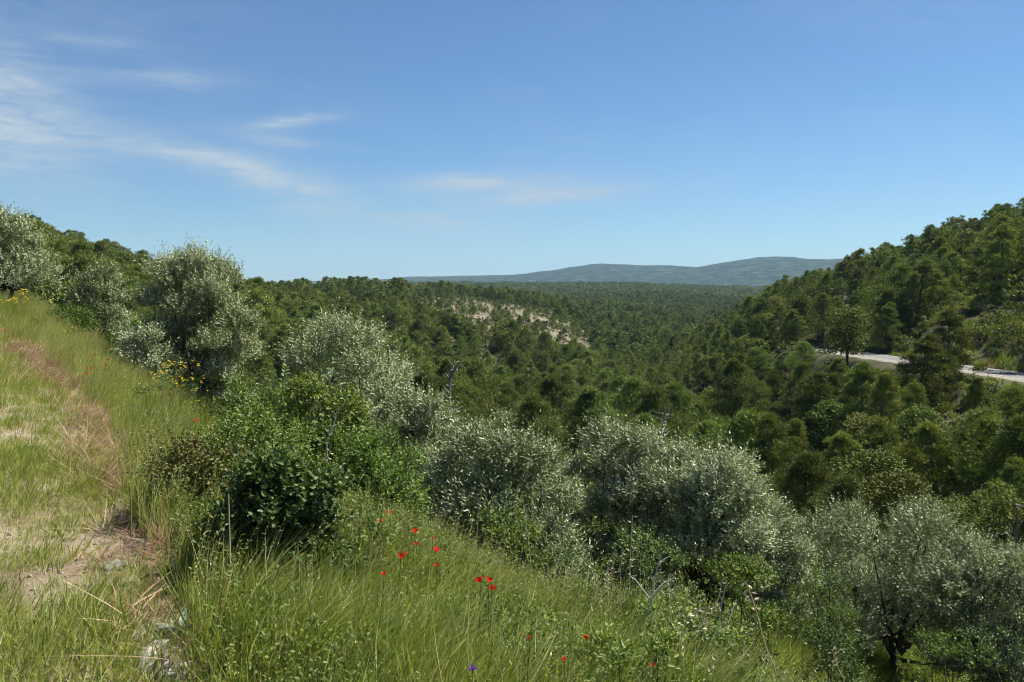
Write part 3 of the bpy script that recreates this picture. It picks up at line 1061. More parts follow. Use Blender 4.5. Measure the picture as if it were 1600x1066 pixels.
for k in order:
    a, b = int(max(0, bpos[k] - wb[k] * .7)), int(min(NB - 1, bpos[k] + wb[k] * .7)) + 1
    sl = edge[a:b]
    m = sl.min() if len(sl) else -9
    vis[k] = (e_top[k] - max(m, e_bot[k])) / max(1e-9, e_top[k] - e_bot[k])
    if len(sl):
        np.maximum(sl, e_fill[k], out=sl)
margin = np.where(r < 200, -2.2, np.where(r < 700, -.8, -.3))
sel = vis > margin
inview = (col > -40) & (col < 1640)
score = np.where(inview & (vis > .12), np.clip(vis, 0, 1) * (hgt / r) ** 2, 0)
score[r > 520] = 0
score[-nh:] = 9
big = np.argsort(-score)[:292]
big = big[score[big] > 0]
isbig = np.zeros(len(P), bool)
isbig[big] = True
PINES_ALL = len(P)
print('pines: candidates', len(P), 'kept', int(sel.sum()), 'individual', len(big), 'rmax individual', r[big].max())

# ---- the uncounted wood
mass = np.where(sel & ~isbig)[0]
mid = mass[r[mass] < 330]
farw = mass[r[mass] >= 330]


def put_wood(name, ii, protos, label):
    idx = rng.integers(0, len(protos), len(ii))
    ph = np.array([p[2] for p in protos])[idx]
    s = hgt[ii] / ph
    wide = s * rng.uniform(.78, 1.12, len(ii)) * np.where(r[ii] > 1300, 1.7, np.where(r[ii] > 620, 1.12, 1.0))
    scl = np.stack([wide, wide, s], -1)
    rot = np.stack([rng.normal(0, .05, len(ii)), rng.normal(0, .05, len(ii)), rng.uniform(0, 2 * PI, len(ii))], -1)
    scatter(name, np.stack([x[ii], y[ii], z[ii]], -1), rot, scl, idx, [p[1] for p in protos], label, 'pine wood')


put_wood('pine_wood', mid, PINE_MASS, 'dense pine wood filling the valley between the nearer trees')
put_wood('distant_pine_wood', farw, PINE_FAR, 'far-off pine wood covering the ridges across the valley')

# ---- the pines one can pick out
LANDMARKS = [(20, 'above the left edge olive'), (110, 'left of the smaller round olive'), (200, 'left of the tall olive'), (300, 'over the tall olive'),
             (400, 'between tall and broad olives'), (480, 'over the broad olive'), (570, 'right part of the broad olive'), (655, 'over the grey-green olive bush'),
             (720, 'beside the dead tree'), (790, 'over the small round olive'), (860, 'right of the small round olive'), (930, 'left of the upright olive'),
             (1000, 'over the upright olive'), (1070, 'between upright and dense olives'), (1140, 'over the dense olive'), (1210, 'right of the dense olive'),
             (1280, 'over the small olive bush'), (1350, 'left of the forked olive'), (1420, 'over the forked olive'), (1490, 'right of the forked olive'),
             (1570, 'at the right edge')]
PICKED = []
for k in big:
    near = r[k] < 150
    leafy = k < len(P) - nh and rng.uniform() < (.20 if r[k] < 240 else .08)
    protos = OAK if leafy else (PINE_NEAR if near else PINE_MID)
    j = int(rng.integers(0, len(protos)))
    tm, cm, ph, pw = protos[j]
    s = float(hgt[k] / ph)
    w = s * float(rng.uniform(.78, 1.1))
    if leafy:
        s, w = s * .85, s * .95
    e = empty('leafy_tree' if leafy else 'pine_tree', (float(x[k]), float(y[k]), float(z[k])), float(rng.uniform(0, 2 * PI)), (w, w, s))
    obj('trunk', tm, e)
    obj('crown', cm, e)
    t_, d_ = th[k], r[k]
    if d_ < 75:
        zone = ('nearest pines', 'in the front rank') if t_ > 4 else ('pines under the left slope', 'low in the hollow')
    elif t_ > 19:
        zone = ('pines by the road', 'on the slope below the road') if d_ < 118 else ('pines on the right hill', 'on the dark hill above the road')
    elif t_ > 9:
        zone = ('pines on the spur', 'on the dark spur') if d_ > 130 else ('pines in front of the spur', 'in the valley below the spur')
    elif t_ > -11:
        zone = ('pines on the bare hill', 'on the eroded hillside') if d_ > 250 else ('valley pines', 'in the valley wood')
    else:
        zone = ('pines on the left hill', 'on the long left hill') if d_ > 150 else ('pines at the hollow', 'at the foot of the left hill')
    mark = LANDMARKS[int(np.argmin([abs(m_[0] - col[k]) for m_ in LANDMARKS]))][1]
    PICKED.append((zone + ('leafy tree' if leafy else 'pine',), mark, float(d_), e))
cells = {}
for zone, mark, d_, e in PICKED:
    cells.setdefault((zone, mark), []).append((d_, e))
ORD = ['front', 'second', 'third', 'fourth', 'fifth', 'sixth', 'seventh', 'eighth', 'ninth', 'tenth', 'eleventh', 'twelfth', 'thirteenth', 'fourteenth', 'fifteenth', 'sixteenth', 'seventeenth', 'eighteenth', 'nineteenth', 'twentieth', 'twenty-first', 'twenty-second', 'twenty-third', 'twenty-fourth']
for (zone, mark), lst in cells.items():
    lst.sort(key=lambda q: q[0])
    for i_, (d_, e) in enumerate(lst):
        sp_ = zone[2]
        nth = 'single ' + sp_ if len(lst) == 1 else ('front ' + sp_ if i_ == 0 else ('rearmost ' + sp_ if i_ == len(lst) - 1 else ORD[min(i_, 23)] + ' ' + sp_ + ' back'))
        tag(e, nth + ' ' + zone[1] + ', ' + mark, 'pine tree' if zone[2] == 'pine' else 'leafy tree', zone[0] if zone[2] == 'pine' else zone[0].replace('pines', 'leafy trees'))

#@@NEAR@@
# ------------------------------------------------------------------ air: far hills fade to blue
def build_haze():
    mb = MB()
    a, z0, z1 = 12500.0, -120.0, 380.0
    v = [(-a, -a, z0), (a, -a, z0), (a, a, z0), (-a, a, z0), (-a, -a, z1), (a, -a, z1), (a, a, z1), (-a, a, z1)]
    mb.add(v, [(0, 3, 2, 1), (4, 5, 6, 7), (0, 1, 5, 4), (1, 2, 6, 5), (2, 3, 7, 6), (3, 0, 4, 7)])
    m, t, out = new_mat('haze')
    pv = t.nodes.new('ShaderNodeVolumePrincipled')
    pv.inputs['Color'].default_value = (.42, .70, 1.0, 1)
    pv.inputs['Density'].default_value = HAZE_DENSITY
    pv.inputs['Anisotropy'].default_value = 0.0
    t.links.new(pv.outputs[0], out.inputs['Volume'])
    o = obj('haze', mb.mesh('haze', m))
    tag(o, 'thin blue summer haze over the far hills', 'haze', kind='stuff')


HAZE_DENSITY = 5.0e-5
build_haze()


def bush_object(name, label, cat, group, px, row, depth, wpx, seed, mat, n_leaves, L, W, shape, nl=16, twig=.16, per=9, up=.5, tone=.45,
                bark='olive_bark', stems=4, bottom=.05, trunk_h=.0, droop=0., deep=1.0, hmax=None, big=1.0):
    g = np.random.default_rng(seed)
    x0, y0, z0 = spot(px, depth)
    w = wpx * depth / FPX
    h = z_at(row, depth) - z0
    if hmax:
        h = min(h, hmax)
    C, Rr = lobes_in(g, w, h, nl, bottom, big)
    C[:, 1] *= deep
    tr, cr = MB(), MB()
    r0 = .022 * max(w, h) + .008
    for k in range(stems):
        an = k / stems * 2 * PI + g.uniform(-.5, .5)
        b0 = np.array([math.cos(an) * r0 * 1.2, math.sin(an) * r0 * 1.2, -.12])
        fork = np.array([math.cos(an) * w * .09, math.sin(an) * w * .09, h * max(.12, trunk_h)])
        branch(tr, g, b0, fork, r0 * .8, r0 * .55, .06)
        for j in range(k, len(C), stems):
            branch(tr, g, fork, C[j], r0 * .42, r0 * .08, .10, 5, 5)
    leaf_cloud(cr, g, C, Rr, n_leaves, twig, per, L, W, up, shape, tone, droop=droop)
    e = empty(name, (x0, y0, z0))
    obj('trunk' if cat == 'olive tree' else 'stems', tr.mesh(name + '_stems', M[bark], True), e)
    obj('crown' if cat == 'olive tree' else 'foliage', cr.mesh(name + '_foliage', M[mat]), e)
    tag(e, label, cat, group)
    print('%-14s px %5d  w %.2f h %.2f' % (name, px, w, h))
    return e


OLIVE_BOTTOM = [.22, .25, .18, .12, .40, .30, .25, .20, .40, .42, .46, .28, .22, .3]    # where each crown starts
for k, (px, row, dep, wpx, lab, var) in enumerate(OLIVES):
    x0, y0, z0 = spot(px, dep)
    h = z_at(row, dep) - z0
    w = wpx * dep / FPX
    vis_px = wpx * .64 * min(h / dep * FPX, 330) * .64
    nlv = int(np.clip(vis_px * 2.4, 10000, 75000) * (1.7 if k == 2 else 1.0))
    Lf = .072 if dep < 12 else (.084 if dep < 17 else .100)
    bush_object('olive_tree', lab, 'olive tree', 'olive trees on the terraces', px, row + 6, dep, wpx, 500 + k, 'olive', int(nlv * .8), Lf, Lf * .28, 'lance',
                nl=24 if wpx > 150 else 14, twig=.30, per=13, up=.85, tone=[.56, .50, .52, .56][var], stems=3, bottom=OLIVE_BOTTOM[k], trunk_h=max(.16, OLIVE_BOTTOM[k] * .6), big=1.0)

BUSHES = [
    # name, label, px, top row, depth, width px, mat, leaves, L, W, shape, up, tone
    ('dark_bush', 'dark glossy-leaved bush beside the tuft of grass on the path edge', 438, 722, 4.5, 265, 'dark', 10000, .046, .028, 'oval', .45, .5),
    ('green_thicket', 'loose green growth between the dark bush and the path edge', 345, 800, 4.7, 150, 'green', 6000, .030, .016, 'oval', .5, .42),
    ('green_thicket', 'leafy green growth on the grass side of the dark bush', 548, 800, 5.3, 150, 'green', 6000, .032, .016, 'oval', .5, .48),
    ('green_thicket', 'yellow-green leafy thicket in front of the broad olive', 490, 580, 7.2, 230, 'green', 15000, .040, .022, 'oval', .5, 0.67),
    ('green_thicket', 'fresh green thicket between the yellow blossoms and the broad olive', 390, 588, 8.2, 160, 'green', 10000, .038, .018, 'oval', .6, 0.57),
    ('green_thicket', 'low green thicket right behind the dark glossy bush', 400, 650, 5.8, 300, 'green', 16000, .032, .017, 'oval', .4, 0.48),
    ('green_thicket', 'tangled green thicket at the foot of the grey-green olive bush', 585, 680, 6.3, 230, 'green', 13000, .036, .018, 'oval', .5, 0.54),
    ('bramble', 'brown-tinged bramble at the edge of the dry grass', 292, 690, 5.4, 170, 'bramble', 8000, .028, .016, 'oval', .4, .45),
    ('green_bush', 'leafy green bush in front of the large olive shrub', 800, 790, 7.8, 170, 'green', 7000, .042, .018, 'lance', .6, .40),
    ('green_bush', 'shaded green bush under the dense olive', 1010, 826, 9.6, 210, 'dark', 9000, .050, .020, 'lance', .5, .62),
    ('green_bush', 'bright green bush below the dark hollow of the olive clump', 1170, 868, 9.4, 190, 'green', 9000, .045, .022, 'oval', .5, .40),
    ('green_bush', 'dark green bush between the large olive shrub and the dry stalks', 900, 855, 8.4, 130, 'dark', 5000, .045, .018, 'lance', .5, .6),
    ('green_bush', 'green bush on the bank between the small olive and the tall one', 215, 500, 18.5, 110, 'green', 5000, .06, .03, 'oval', .5, .38),
    ('green_bush', 'grey-green bush on the bank just past the meadow edge', 105, 482, 19.0, 110, 'green', 5000, .06, .026, 'oval', .5, .3),
    ('green_bush', 'green bush under the right edge olive', 1500, 985, 11.0, 220, 'green', 6000, .045, .02, 'oval', .5, .3),
    ('green_bush', 'olive-green bush filling the gap left of the forked olive', 1300, 880, 13.0, 150, 'green', 6000, .05, .018, 'lance', .5, .25),
    ('green_bush', 'added dark bush standing in for shade before the forked trunks', 1320, 985, 9.2, 150, 'dark', 6000, .045, .02, 'lance', .5, .4),  # added bush: its dark leaves stand in for shade on the ground
    ('green_bush', 'added dark bush deepening the shade at the foot of the right edge olive', 1585, 960, 10.5, 170, 'dark', 6000, .045, .02, 'lance', .5, .4),  # added as well, dark leaves to deepen the shade under the olive
    ('green_bush', 'green bush between the broad olive and the grey-green olive bush', 610, 660, 11.0, 120, 'green', 4500, .045, .02, 'oval', .5, .4),
    ('green_bush', 'low bush in the gap between the two large olive clumps', 905, 760, 12.0, 120, 'green', 4500, .05, .02, 'lance', .5, .3),
]
for k, (nm, lab, px, row, dep, wpx, mat, nlv, L, W, shp, up, tone) in enumerate(BUSHES):
    bush_object(nm, lab, 'bush', None, px, row, dep, wpx, 700 + k, mat, nlv, L, W, shp, nl=16, twig=.14, per=8, up=up, tone=tone, stems=4, deep=.8)

# long leafy shoots that stand out of the thicket
def shoot(px0, py0, px1, py1, depth, label, seed, L=.055, n=13):
    g = np.random.default_rng(seed)
    a, b = road_pt(px0, py0, depth), road_pt(px1, py1, depth - .25)
    gz = H1(a[0], a[1])
    root = np.array([a[0], a[1], gz])
    e = empty('leafy_shoot', root)
    t = np.linspace(0, 1, 10)[:, None]
    P = a + (b - a) * t + np.array([0, 0, .08]) * (t * (1 - t) * 2)
    P = np.concatenate([[root - [0, 0, .05]], P]) - root
    obj('stem', MB().tube(P, np.linspace(.006, .002, len(P)), 5).mesh('shoot_stem', M['stem'], True), e)
    d = unit(b - a)
    for i in range(n):
        f = (i + .8) / n
        q = a + (b - a) * f + np.array([0, 0, .08]) * (f * (1 - f) * 2) - root
        an = i * PI + g.uniform(-.5, .5)
        s1 = unit(np.cross(d, [0, 1, .2]))
        s2 = np.cross(d, s1)
        rad = s1 * math.cos(an) + s2 * math.sin(an) * .5
        mb = MB()
        leaf_geo(mb, q[None], unit(d * .5 + rad + [0, 0, .15])[None], unit(np.array([g.normal() * .5, -.5, .8]))[None], L * g.uniform(.8, 1.15) * (1.1 - .4 * f), L * .55, g.uniform(0, 1), 'oval')
        obj('leaf', mb.mesh('shoot_leaf', M['shoot']), e)
    tag(e, label, 'shoot', 'leafy shoots above the thicket')


shoot(470, 640, 522, 562, 7.0, 'tall leafy shoot pointing up against the dark of the broad olive', 31)
shoot(478, 668, 548, 614, 6.9, 'slanting leafy shoot under the tallest shoot', 32)
shoot(425, 705, 432, 655, 6.2, 'short upright shoot with paired pale leaves in the thicket', 33, n=10)
shoot(440, 620, 448, 572, 7.2, 'upright leafy shoot at the top of the yellow-green thicket', 34)
shoot(556, 680, 584, 632, 6.6, 'leafy shoot beside the grey-green olive bush', 35, n=9)


# ------------------------------------------------------------------ grass and ground cover
def tuft(seed, n, rad, hmin, hmax, wid, bend, tone=.45, seg=4, lean=(.30, .0), mats='grass', tone_sd=.2):
    g = np.random.default_rng(seed)
    an, q = g.uniform(0, 2 * PI, n), np.sqrt(g.uniform(0, 1, n)) * rad
    b = np.stack([np.cos(an) * q, np.sin(an) * q, np.full(n, -.02)], -1)
    hh = g.uniform(hmin, hmax, n)
    oa = an + g.normal(0, .8, n)
    out = np.stack([np.cos(oa), np.sin(oa), np.zeros(n)], -1) * (g.uniform(.1, 1, n) * bend)[:, None] + np.array([lean[0], lean[1], 0])
    sd = np.stack([-np.sin(oa), np.cos(oa), np.zeros(n)], -1)
    rot_ = g.uniform(-.9, .9, n)
    sd = unit(sd + np.stack([np.cos(oa), np.sin(oa), np.zeros(n)], -1) * rot_[:, None])
    V = []
    for k in range(seg + 1):
        f = k / seg
        c = b + np.array([0, 0, 1.0]) * (hh * f * (1 - .25 * f * np.linalg.norm(out, axis=1)))[:, None] + out * (hh * f ** 1.8)[:, None]
        w = wid * (1 - f ** 1.6 * .94) * .5 * g.uniform(.7, 1.2, n)
        V += [c - sd * w[:, None], c + sd * w[:, None]]
    V = np.stack(V, 1)
    m = 2 * (seg + 1)
    f = np.concatenate([np.arange(n)[:, None] * m + np.array([2 * k, 2 * k + 1, 2 * k + 3, 2 * k + 2]) for k in range(seg)])
    mb = MB()
    mb.add(V.reshape(-1, 3), f, np.repeat(np.clip(tone + g.normal(0, tone_sd, n), 0, 1), m))
    return mb


def weed(seed, n, rad, h, L, W, tone):
    g = np.random.default_rng(seed)
    mb = MB()
    an, q = g.uniform(0, 2 * PI, n), np.sqrt(g.uniform(0, 1, n)) * rad
    p = np.stack([np.cos(an) * q, np.sin(an) * q, g.uniform(.15, 1, n) * h], -1)
    d = unit(np.stack([np.cos(an), np.sin(an), g.uniform(-.1, .9, n)], -1) + g.normal(0, .4, (n, 3)))
    leaf_geo(mb, p, d, unit(np.array([0, 0, 1.0]) + g.normal(0, .5, (n, 3))), L, W, np.clip(tone + g.normal(0, .2, n), 0, 1), 'oval')
    for k in range(max(3, n // 8)):
        mb.tube([[0, 0, -.02], p[k] * .6, p[k]], [.003, .002, .001], 3, .3)
    return mb


TALL = [tuft(900 + k, 30, .10, .12, .40, .0060, .60, [.40, .50, .45, .55, .36, .6][k]).mesh('tall_tuft', M['grass']) for k in range(6)]
def oat_tuft(seed):
    g = np.random.default_rng(seed)
    mb = tuft(seed, 22, .09, .20, .46, .0042, .45, .66, tone_sd=.25)
    for k in range(3):
        hh, ox, oy = g.uniform(.36, .58), g.uniform(.02, .16), g.normal(0, .05)
        S = np.array([(0, 0, 0), (ox * .3, oy * .3, hh * .55), (ox, oy, hh)]) + [g.normal(0, .05), g.normal(0, .05), 0]
        mb.tube(S, [.0016, .0013, .0009], 3, .85)
        n_ = 9
        f = np.linspace(.6, 1, n_)
        c = S[1] + (S[2] - S[1]) * ((f - .55) / .45)[:, None]
        d = unit(np.stack([g.normal(.3, .5, n_), g.normal(0, .5, n_), g.uniform(-.3, .9, n_)], -1))
        leaf_geo(mb, c, d, rdir(g, n_), .020, .005, g.uniform(.75, 1, n_), 'lance')
    return mb


FINE = [oat_tuft(920 + k).mesh('fine_tuft', M['grass']) for k in range(4)]
SHORT = [tuft(940 + k, 26, .07, .04, .13, .0045, .8, [.55, .65, .5, .75][k]).mesh('short_tuft', M['grass']) for k in range(4)]
COARSE = [tuft(960 + k, 34, .22, .25, .60, .013, .5, [.40, .5, .32, .55][k], seg=3).mesh('coarse_tuft', M['grass']) for k in range(4)]
WEEDS = [weed(980 + k, 46, .12, .24, .022, .011, .42).mesh('weed', M['green']) for k in range(4)]
STRAW = [tuft(1000 + k, 30, .10, .05, .20, .004, 2.2, .5, tone_sd=.28).mesh('straw_tuft', M['straw']) for k in range(4)]


def near_points(n, r0, r1, a0, a1):
    th_ = np.radians(rng.uniform(a0, a1, n))
    rr = np.sqrt(rng.uniform(r0 ** 2, r1 ** 2, n))
    return np.sin(th_) * rr, np.cos(th_) * rr


CLEAR = []                        # bush footprints kept free of grass: x, y, radius


def plant(name, xs, ys, protos, smin, smax, label, cat, lean=.2, zoff=0.0, flat=1.0):
    ok_ = np.ones(len(xs), bool)
    for cx, cy, cr_ in CLEAR:
        ok_ &= np.hypot(xs - cx, ys - cy) > cr_
    xs, ys = xs[ok_], ys[ok_]
    n = len(xs)
    rot = np.stack([rng.normal(0, lean, n), rng.normal(0, lean, n), rng.uniform(-1.2, 1.2, n)], -1)
    scl = (rng.uniform(smin, smax, n) * np.clip(.55 + 1.0 * fbm(xs * .6, ys * .6, 3, 91), .6, 1.3))[:, None] * np.array([1, 1, flat])
    scatter(name, np.stack([xs, ys, H(xs, ys) + zoff], -1), rot, scl, rng.integers(0, len(protos), n), protos, label, cat)


def dry_zone(xs, ys, pd):
    e = .20 + .30 * (fbm(xs * 1.1, ys * 1.1, 3, 61) - .3)
    return np.exp(-((pd + .05) / e) ** 2) * (.18 + 1.0 * (fbm(xs * .8, ys * .8, 2, 63) > .50))


# tall meadow grass right of the path and on the bank
xs, ys = near_points(36000, 1.3, 9.5, -58, 50)
xb, yb = near_points(30000, 9.5, 27, -58, -10)
xs, ys = np.concatenate([xs, xb]), np.concatenate([ys, yb])
pd = seg_dist(xs, ys, PATH_EDGE)[0]
rr = np.hypot(xs, ys)
dz = dry_zone(xs, ys, pd)
okm = (pd < -.10) & (rng.uniform(size=len(xs)) > dz * .85)
okm |= (pd > 3.1) & (rng.uniform(size=len(xs)) < .8)
dens = np.clip(fbm(xs * .9, ys * .9, 3, 67) * 1.5, .35, 1)
okm &= rng.uniform(size=len(xs)) < dens
xs, ys, rr = xs[okm], ys[okm], rr[okm]
kk = fbm(xs * .5, ys * .5, 3, 71)
a = rng.uniform(size=len(xs)) < np.clip((kk - .30) * 3, .15, .95)
plant('meadow_grass', xs[a], ys[a], TALL, .65, 1.15, 'tall green meadow grass along the path and down the bank', 'grass')
plant('fine_meadow_grass', xs[~a], ys[~a], FINE, .6, 1.05, 'fine yellow-green oat grass leaning among the poppies', 'grass')
# weeds in the meadow
_d = spot(432, 4.5)
CLEAR.append((_d[0], _d[1] - .12, .42))
xs, ys = near_points(16000, 1.6, 10, -45, 45)
pd = seg_dist(xs, ys, PATH_EDGE)[0]
okm = (pd < -.25) & (fbm(xs * .7, ys * .7, 3, 73) > .44)
plant('meadow_weeds', xs[okm], ys[okm], WEEDS, .6, 1.2, 'low broad-leaved weeds growing through the meadow grass', 'weeds')
def weed_bush(seed, mat, tone):
    g = np.random.default_rng(seed)
    mb = MB()
    C, Rr = lobes_in(g, .40, .34, 6, .05)
    leaf_cloud(mb, g, C, Rr, 420, .07, 6, .030, .012, .7, 'oval', tone)
    for c in C:
        mb.tube([(0, 0, -.03), c * .6, c], [.004, .003, .002], 4, .3)
    return mb.mesh('weed_bush', M[mat])


WEEDB = [weed_bush(990 + k, ['green', 'green', 'dark', 'green'][k], [.45, .3, .7, .6][k]) for k in range(4)]
xs, ys = near_points(1500, 3.2, 10, -18, 34)
okm = (seg_dist(xs, ys, PATH_EDGE)[0] < -.9) & (fbm(xs * .8, ys * .8, 2, 87) > .50)
plant('tall_weeds', xs[okm], ys[okm], WEEDB, .5, 1.25, 'knee-high leafy weeds clumped in the meadow grass', 'weeds')
# coarse grass and weeds on the terraces between the olives
xs, ys = near_points(11000, 9, 34, -24, 46)
pd = seg_dist(xs, ys, PATH_EDGE)[0]
okm = (pd < -2.0)
plant('terrace_grass', xs[okm], ys[okm], COARSE, .6, 1.1, 'rough grass covering the terraces between the olives', 'grass')
# thin grass on the path
xs, ys = near_points(42000, 1.3, 22, -62, -5)
pd = seg_dist(xs, ys, PATH_EDGE)[0]
cover = fbm(xs * 1.2, ys * 1.2, 3, 77)
okm = (pd > .0) & (pd < 3.1) & (cover > .25 + .13 * rng.uniform(size=len(xs)))
plant('path_grass', xs[okm], ys[okm], SHORT, .7, 1.7, 'short thin grass growing over the gravel track', 'grass')
xs, ys = near_points(2200, 1.3, 14, -62, -5)
pd = seg_dist(xs, ys, PATH_EDGE)[0]
okm = (pd > .05) & (pd < 3.0) & (fbm(xs * .8, ys * .8, 3, 79) > .56)
plant('path_tuft_grass', xs[okm], ys[okm], TALL, .35, .62, 'greener tufts of grass standing on the track', 'grass')
# dry mown hay along the edge of the path
xs, ys = near_points(26000, 1.5, 18, -55, 0)
pd = seg_dist(xs, ys, PATH_EDGE)[0]
okm = (pd > -1.0) & (pd < 1.4) & (rng.uniform(size=len(xs)) < dry_zone(xs, ys, pd) * 1.25)
plant('dry_hay', xs[okm], ys[okm], STRAW, .7, 1.5, 'brown dry mown grass lying along the path edge', 'hay', lean=.35, zoff=.02, flat=.38)

# ------------------------------------------------------------------ scrub on the valley sides and the eroded hill
def scrub(seed, L, W, n, mat, tone):
    g = np.random.default_rng(seed)
    mb = MB()
    C, Rr = lobes_in(g, 1.3, .8, 7, .05)
    leaf_cloud(mb, g, C, Rr, n, .12, 6, L, W, .5, 'lance', tone)
    return mb.mesh('scrub', M[mat])


SCRUB = [scrub(1100 + k, .10, .045, 1300, ['pine', 'pine', 'olive', 'pine'][k], [.45, .25, .1, .6][k]) for k in range(4)]
xs, ys = near_points(5200, 24, 150, -42, 42)
xs2, ys2 = near_points(4200, 260, 500, -14, 12)
xs3, ys3 = near_points(5000, 150, 300, -40, 40)
xs, ys = np.concatenate([xs, xs2, xs3]), np.concatenate([ys, ys2, ys3])
okm = np.abs(seg_dist(xs, ys, ROADF)[0]) > ROAD_W / 2 + 1.4
rr_ = np.hypot(xs, ys)
okm &= (rr_ < 200) | (fbm(xs / 14, ys / 14, 3, 97) > .45)
_c = 800 + FPX * xs / ys
_row = HORIZON - FPX * (H(xs, ys) + 1.5 - EYE) / ys
_need = np.interp(_c, [1262, 1300, 1360, 1440, 1520, 1600, 1720], [553, 554, 562, 573, 584, 596, 618])
okm &= ~((_c > 1255) & (_c < 1740) & (ys < np.interp(_c, [1262, 1300, 1360, 1440, 1520, 1600, 1720], [154, 134, 112, 98, 88, 80, 70])) & (_row < _need))
okm &= ~((bare_mask(xs, ys) > .3) & (rr_ < 200) & (rng.uniform(size=len(xs)) < .6))
xs, ys = xs[okm], ys[okm]
plant('hillside_scrub', xs, ys, SCRUB, .7, 2.2, 'low scrub dotted over the valley slopes and the eroded hill', 'scrub', lean=.05)

# grass and tufts on the road banks
BANK = [tuft(1050 + k, 40, .35, .25, .75, .035, .6, [.05, .2, .35][k], seg=2).mesh('bank_tuft', M['grass']) for k in range(3)]
BANK.append(tuft(1054, 40, .35, .2, .6, .03, .8, .4, seg=2).mesh('bank_straw', M['straw']))
xs, ys = near_points(9000, 84, 160, 19, 38)
okm = np.abs(seg_dist(xs, ys, ROADF)[0]) > ROAD_W / 2 + .7
_sd = seg_dist(xs, ys, ROADF)[0]
_near = np.hypot(xs, ys) < np.hypot(*[np.interp(seg_dist(xs, ys, ROADF)[1], np.arange(len(ROADF)), ROADF[:, q]) for q in (0, 1)])
okm &= ~(_near & (np.abs(_sd) < ROAD_W / 2 + 4.5))
okm &= fbm(xs / 5, ys / 5, 3, 101) > .44
plant('bank_grass', xs[okm], ys[okm], BANK, .6, 1.5, 'rough grass on the banks above and below the road', 'grass', lean=.1)

# ------------------------------------------------------------------ stones and gravel
def rock(seed, sx, sy, sz):
    g = np.random.default_rng(seed)
    import bmesh
    bm = bmesh.new()
    bmesh.ops.create_icosphere(bm, subdivisions=3, radius=1)
    ax = [unit(g.normal(size=3)) for _ in range(9)]
    cut = g.uniform(.55, .9, 9)
    for v_ in bm.verts:
        c = np.array(v_.co)
        for a_, q in zip(ax, cut):
            dd = c @ a_
            if dd > q:
                c = c - a_ * (dd - q) * .9
        c = c * (1 + .05 * g.normal())
        v_.co = c * np.array([sx, sy, sz])
    me = bpy.data.meshes.new('stone')
    bm.to_mesh(me)
    bm.free()
    me.materials.append(M['stone'])
    return me


STONES = [(262, 1032, .19, .13, .07, 'big pale flat stone at the lower end of the path edge'), (236, 986, .13, .10, .055, 'pale stone just above the big flat stone on the path edge'),
          (206, 912, .10, .08, .045, 'weathered stone in the hay halfway along the path edge'), (186, 882, .12, .08, .05, 'grey stone left of the green grass tuft'),
          (142, 824, .05, .04, .03, 'small pale stone at the top of the row of edge stones'), (98, 655, .10, .06, .03, 'white slab lying by the hay farther up the path'),
          (286, 1060, .15, .10, .06, 'stone cut by the lower frame beside the big flat stone'), (112, 668, .07, .05, .03, 'chip of white stone under the slab by the hay')]
for k, (px, py, a, b, c, lab) in enumerate(STONES):
    p = hit_above(px, py, .02)
    o = obj('stone', rock(1200 + k, a, b, c))
    o.location = (p[0], p[1], H1(p[0], p[1]) - c * .15)
    o.rotation_euler = (rng.normal(0, .1), rng.normal(0, .1), rng.uniform(0, 3))
    tag(o, lab, 'stone', 'stones along the path edge')
    CLEAR.append((p[0], p[1], a))


def pebble(seed):
    g = np.random.default_rng(seed)
    v = np.array([(0, 0, 1), (0, 0, -1), (1, 0, 0), (0, 1, 0), (-1, 0, 0), (0, -1, 0)], float) * g.uniform(.6, 1.1, (6, 1)) * np.array([1, .8, .5])
    return MB().add(v, [(0, 2, 3), (0, 3, 4), (0, 4, 5), (0, 5, 2), (1, 3, 2), (1, 4, 3), (1, 5, 4), (1, 2, 5)]).mesh('pebble', M['stone'])


xs, ys = near_points(20000, 1.5, 12, -62, -5)
pd = seg_dist(xs, ys, PATH_EDGE)[0]
okm = (pd > .0) & (pd < 3.0)
xs, ys = xs[okm], ys[okm]
n = len(xs)
scatter('gravel', np.stack([xs, ys, H(xs, ys) + .005], -1), rng.uniform(0, 6, (n, 3)) * [.2, .2, 1], rng.uniform(.35, 1.0, n) ** 4 * .030, rng.integers(0, 4, n), [pebble(k) for k in range(4)],
        'pale gravel scattered over the track', 'gravel')


# ------------------------------------------------------------------ flowers
def poppy_meshes(seed):
    g = np.random.default_rng(seed)
    pet, core = MB(), MB()
    for k in range(4):
        an = k * PI / 2 + g.uniform(-.2, .2)
        op = g.uniform(.55, 1.0)
        nu, nv = 5, 4
        V = []
        for i in range(nv):
            f = i / (nv - 1)
            for j in range(nu):
                q = (j / (nu - 1) - .5) * 1.9 * (.35 + .65 * math.sin(PI * min(1, .12 + f * .75)))
                rr_ = .034 * f * (1 - .25 * abs(q)) * op
                V.append((math.cos(an + q) * (rr_ + .003), math.sin(an + q) * (rr_ + .003), .030 * f ** 1.5 * (1.25 - .35 * op) + .003 * g.normal() * f + (k % 2) * .001))
        f = [(i * nu + j, i * nu + j + 1, (i + 1) * nu + j + 1, (i + 1) * nu + j) for i in range(nv - 1) for j in range(nu - 1)]
        pet.add(V, f, g.uniform(0, 1))
    core.tube([(0, 0, -.002), (0, 0, .006), (0, 0, .012)], [.004, .0065, .002], 7)
    return pet.mesh('poppy_petals', M['poppy'], True), core.mesh('poppy_core', M['poppy_core'], True)


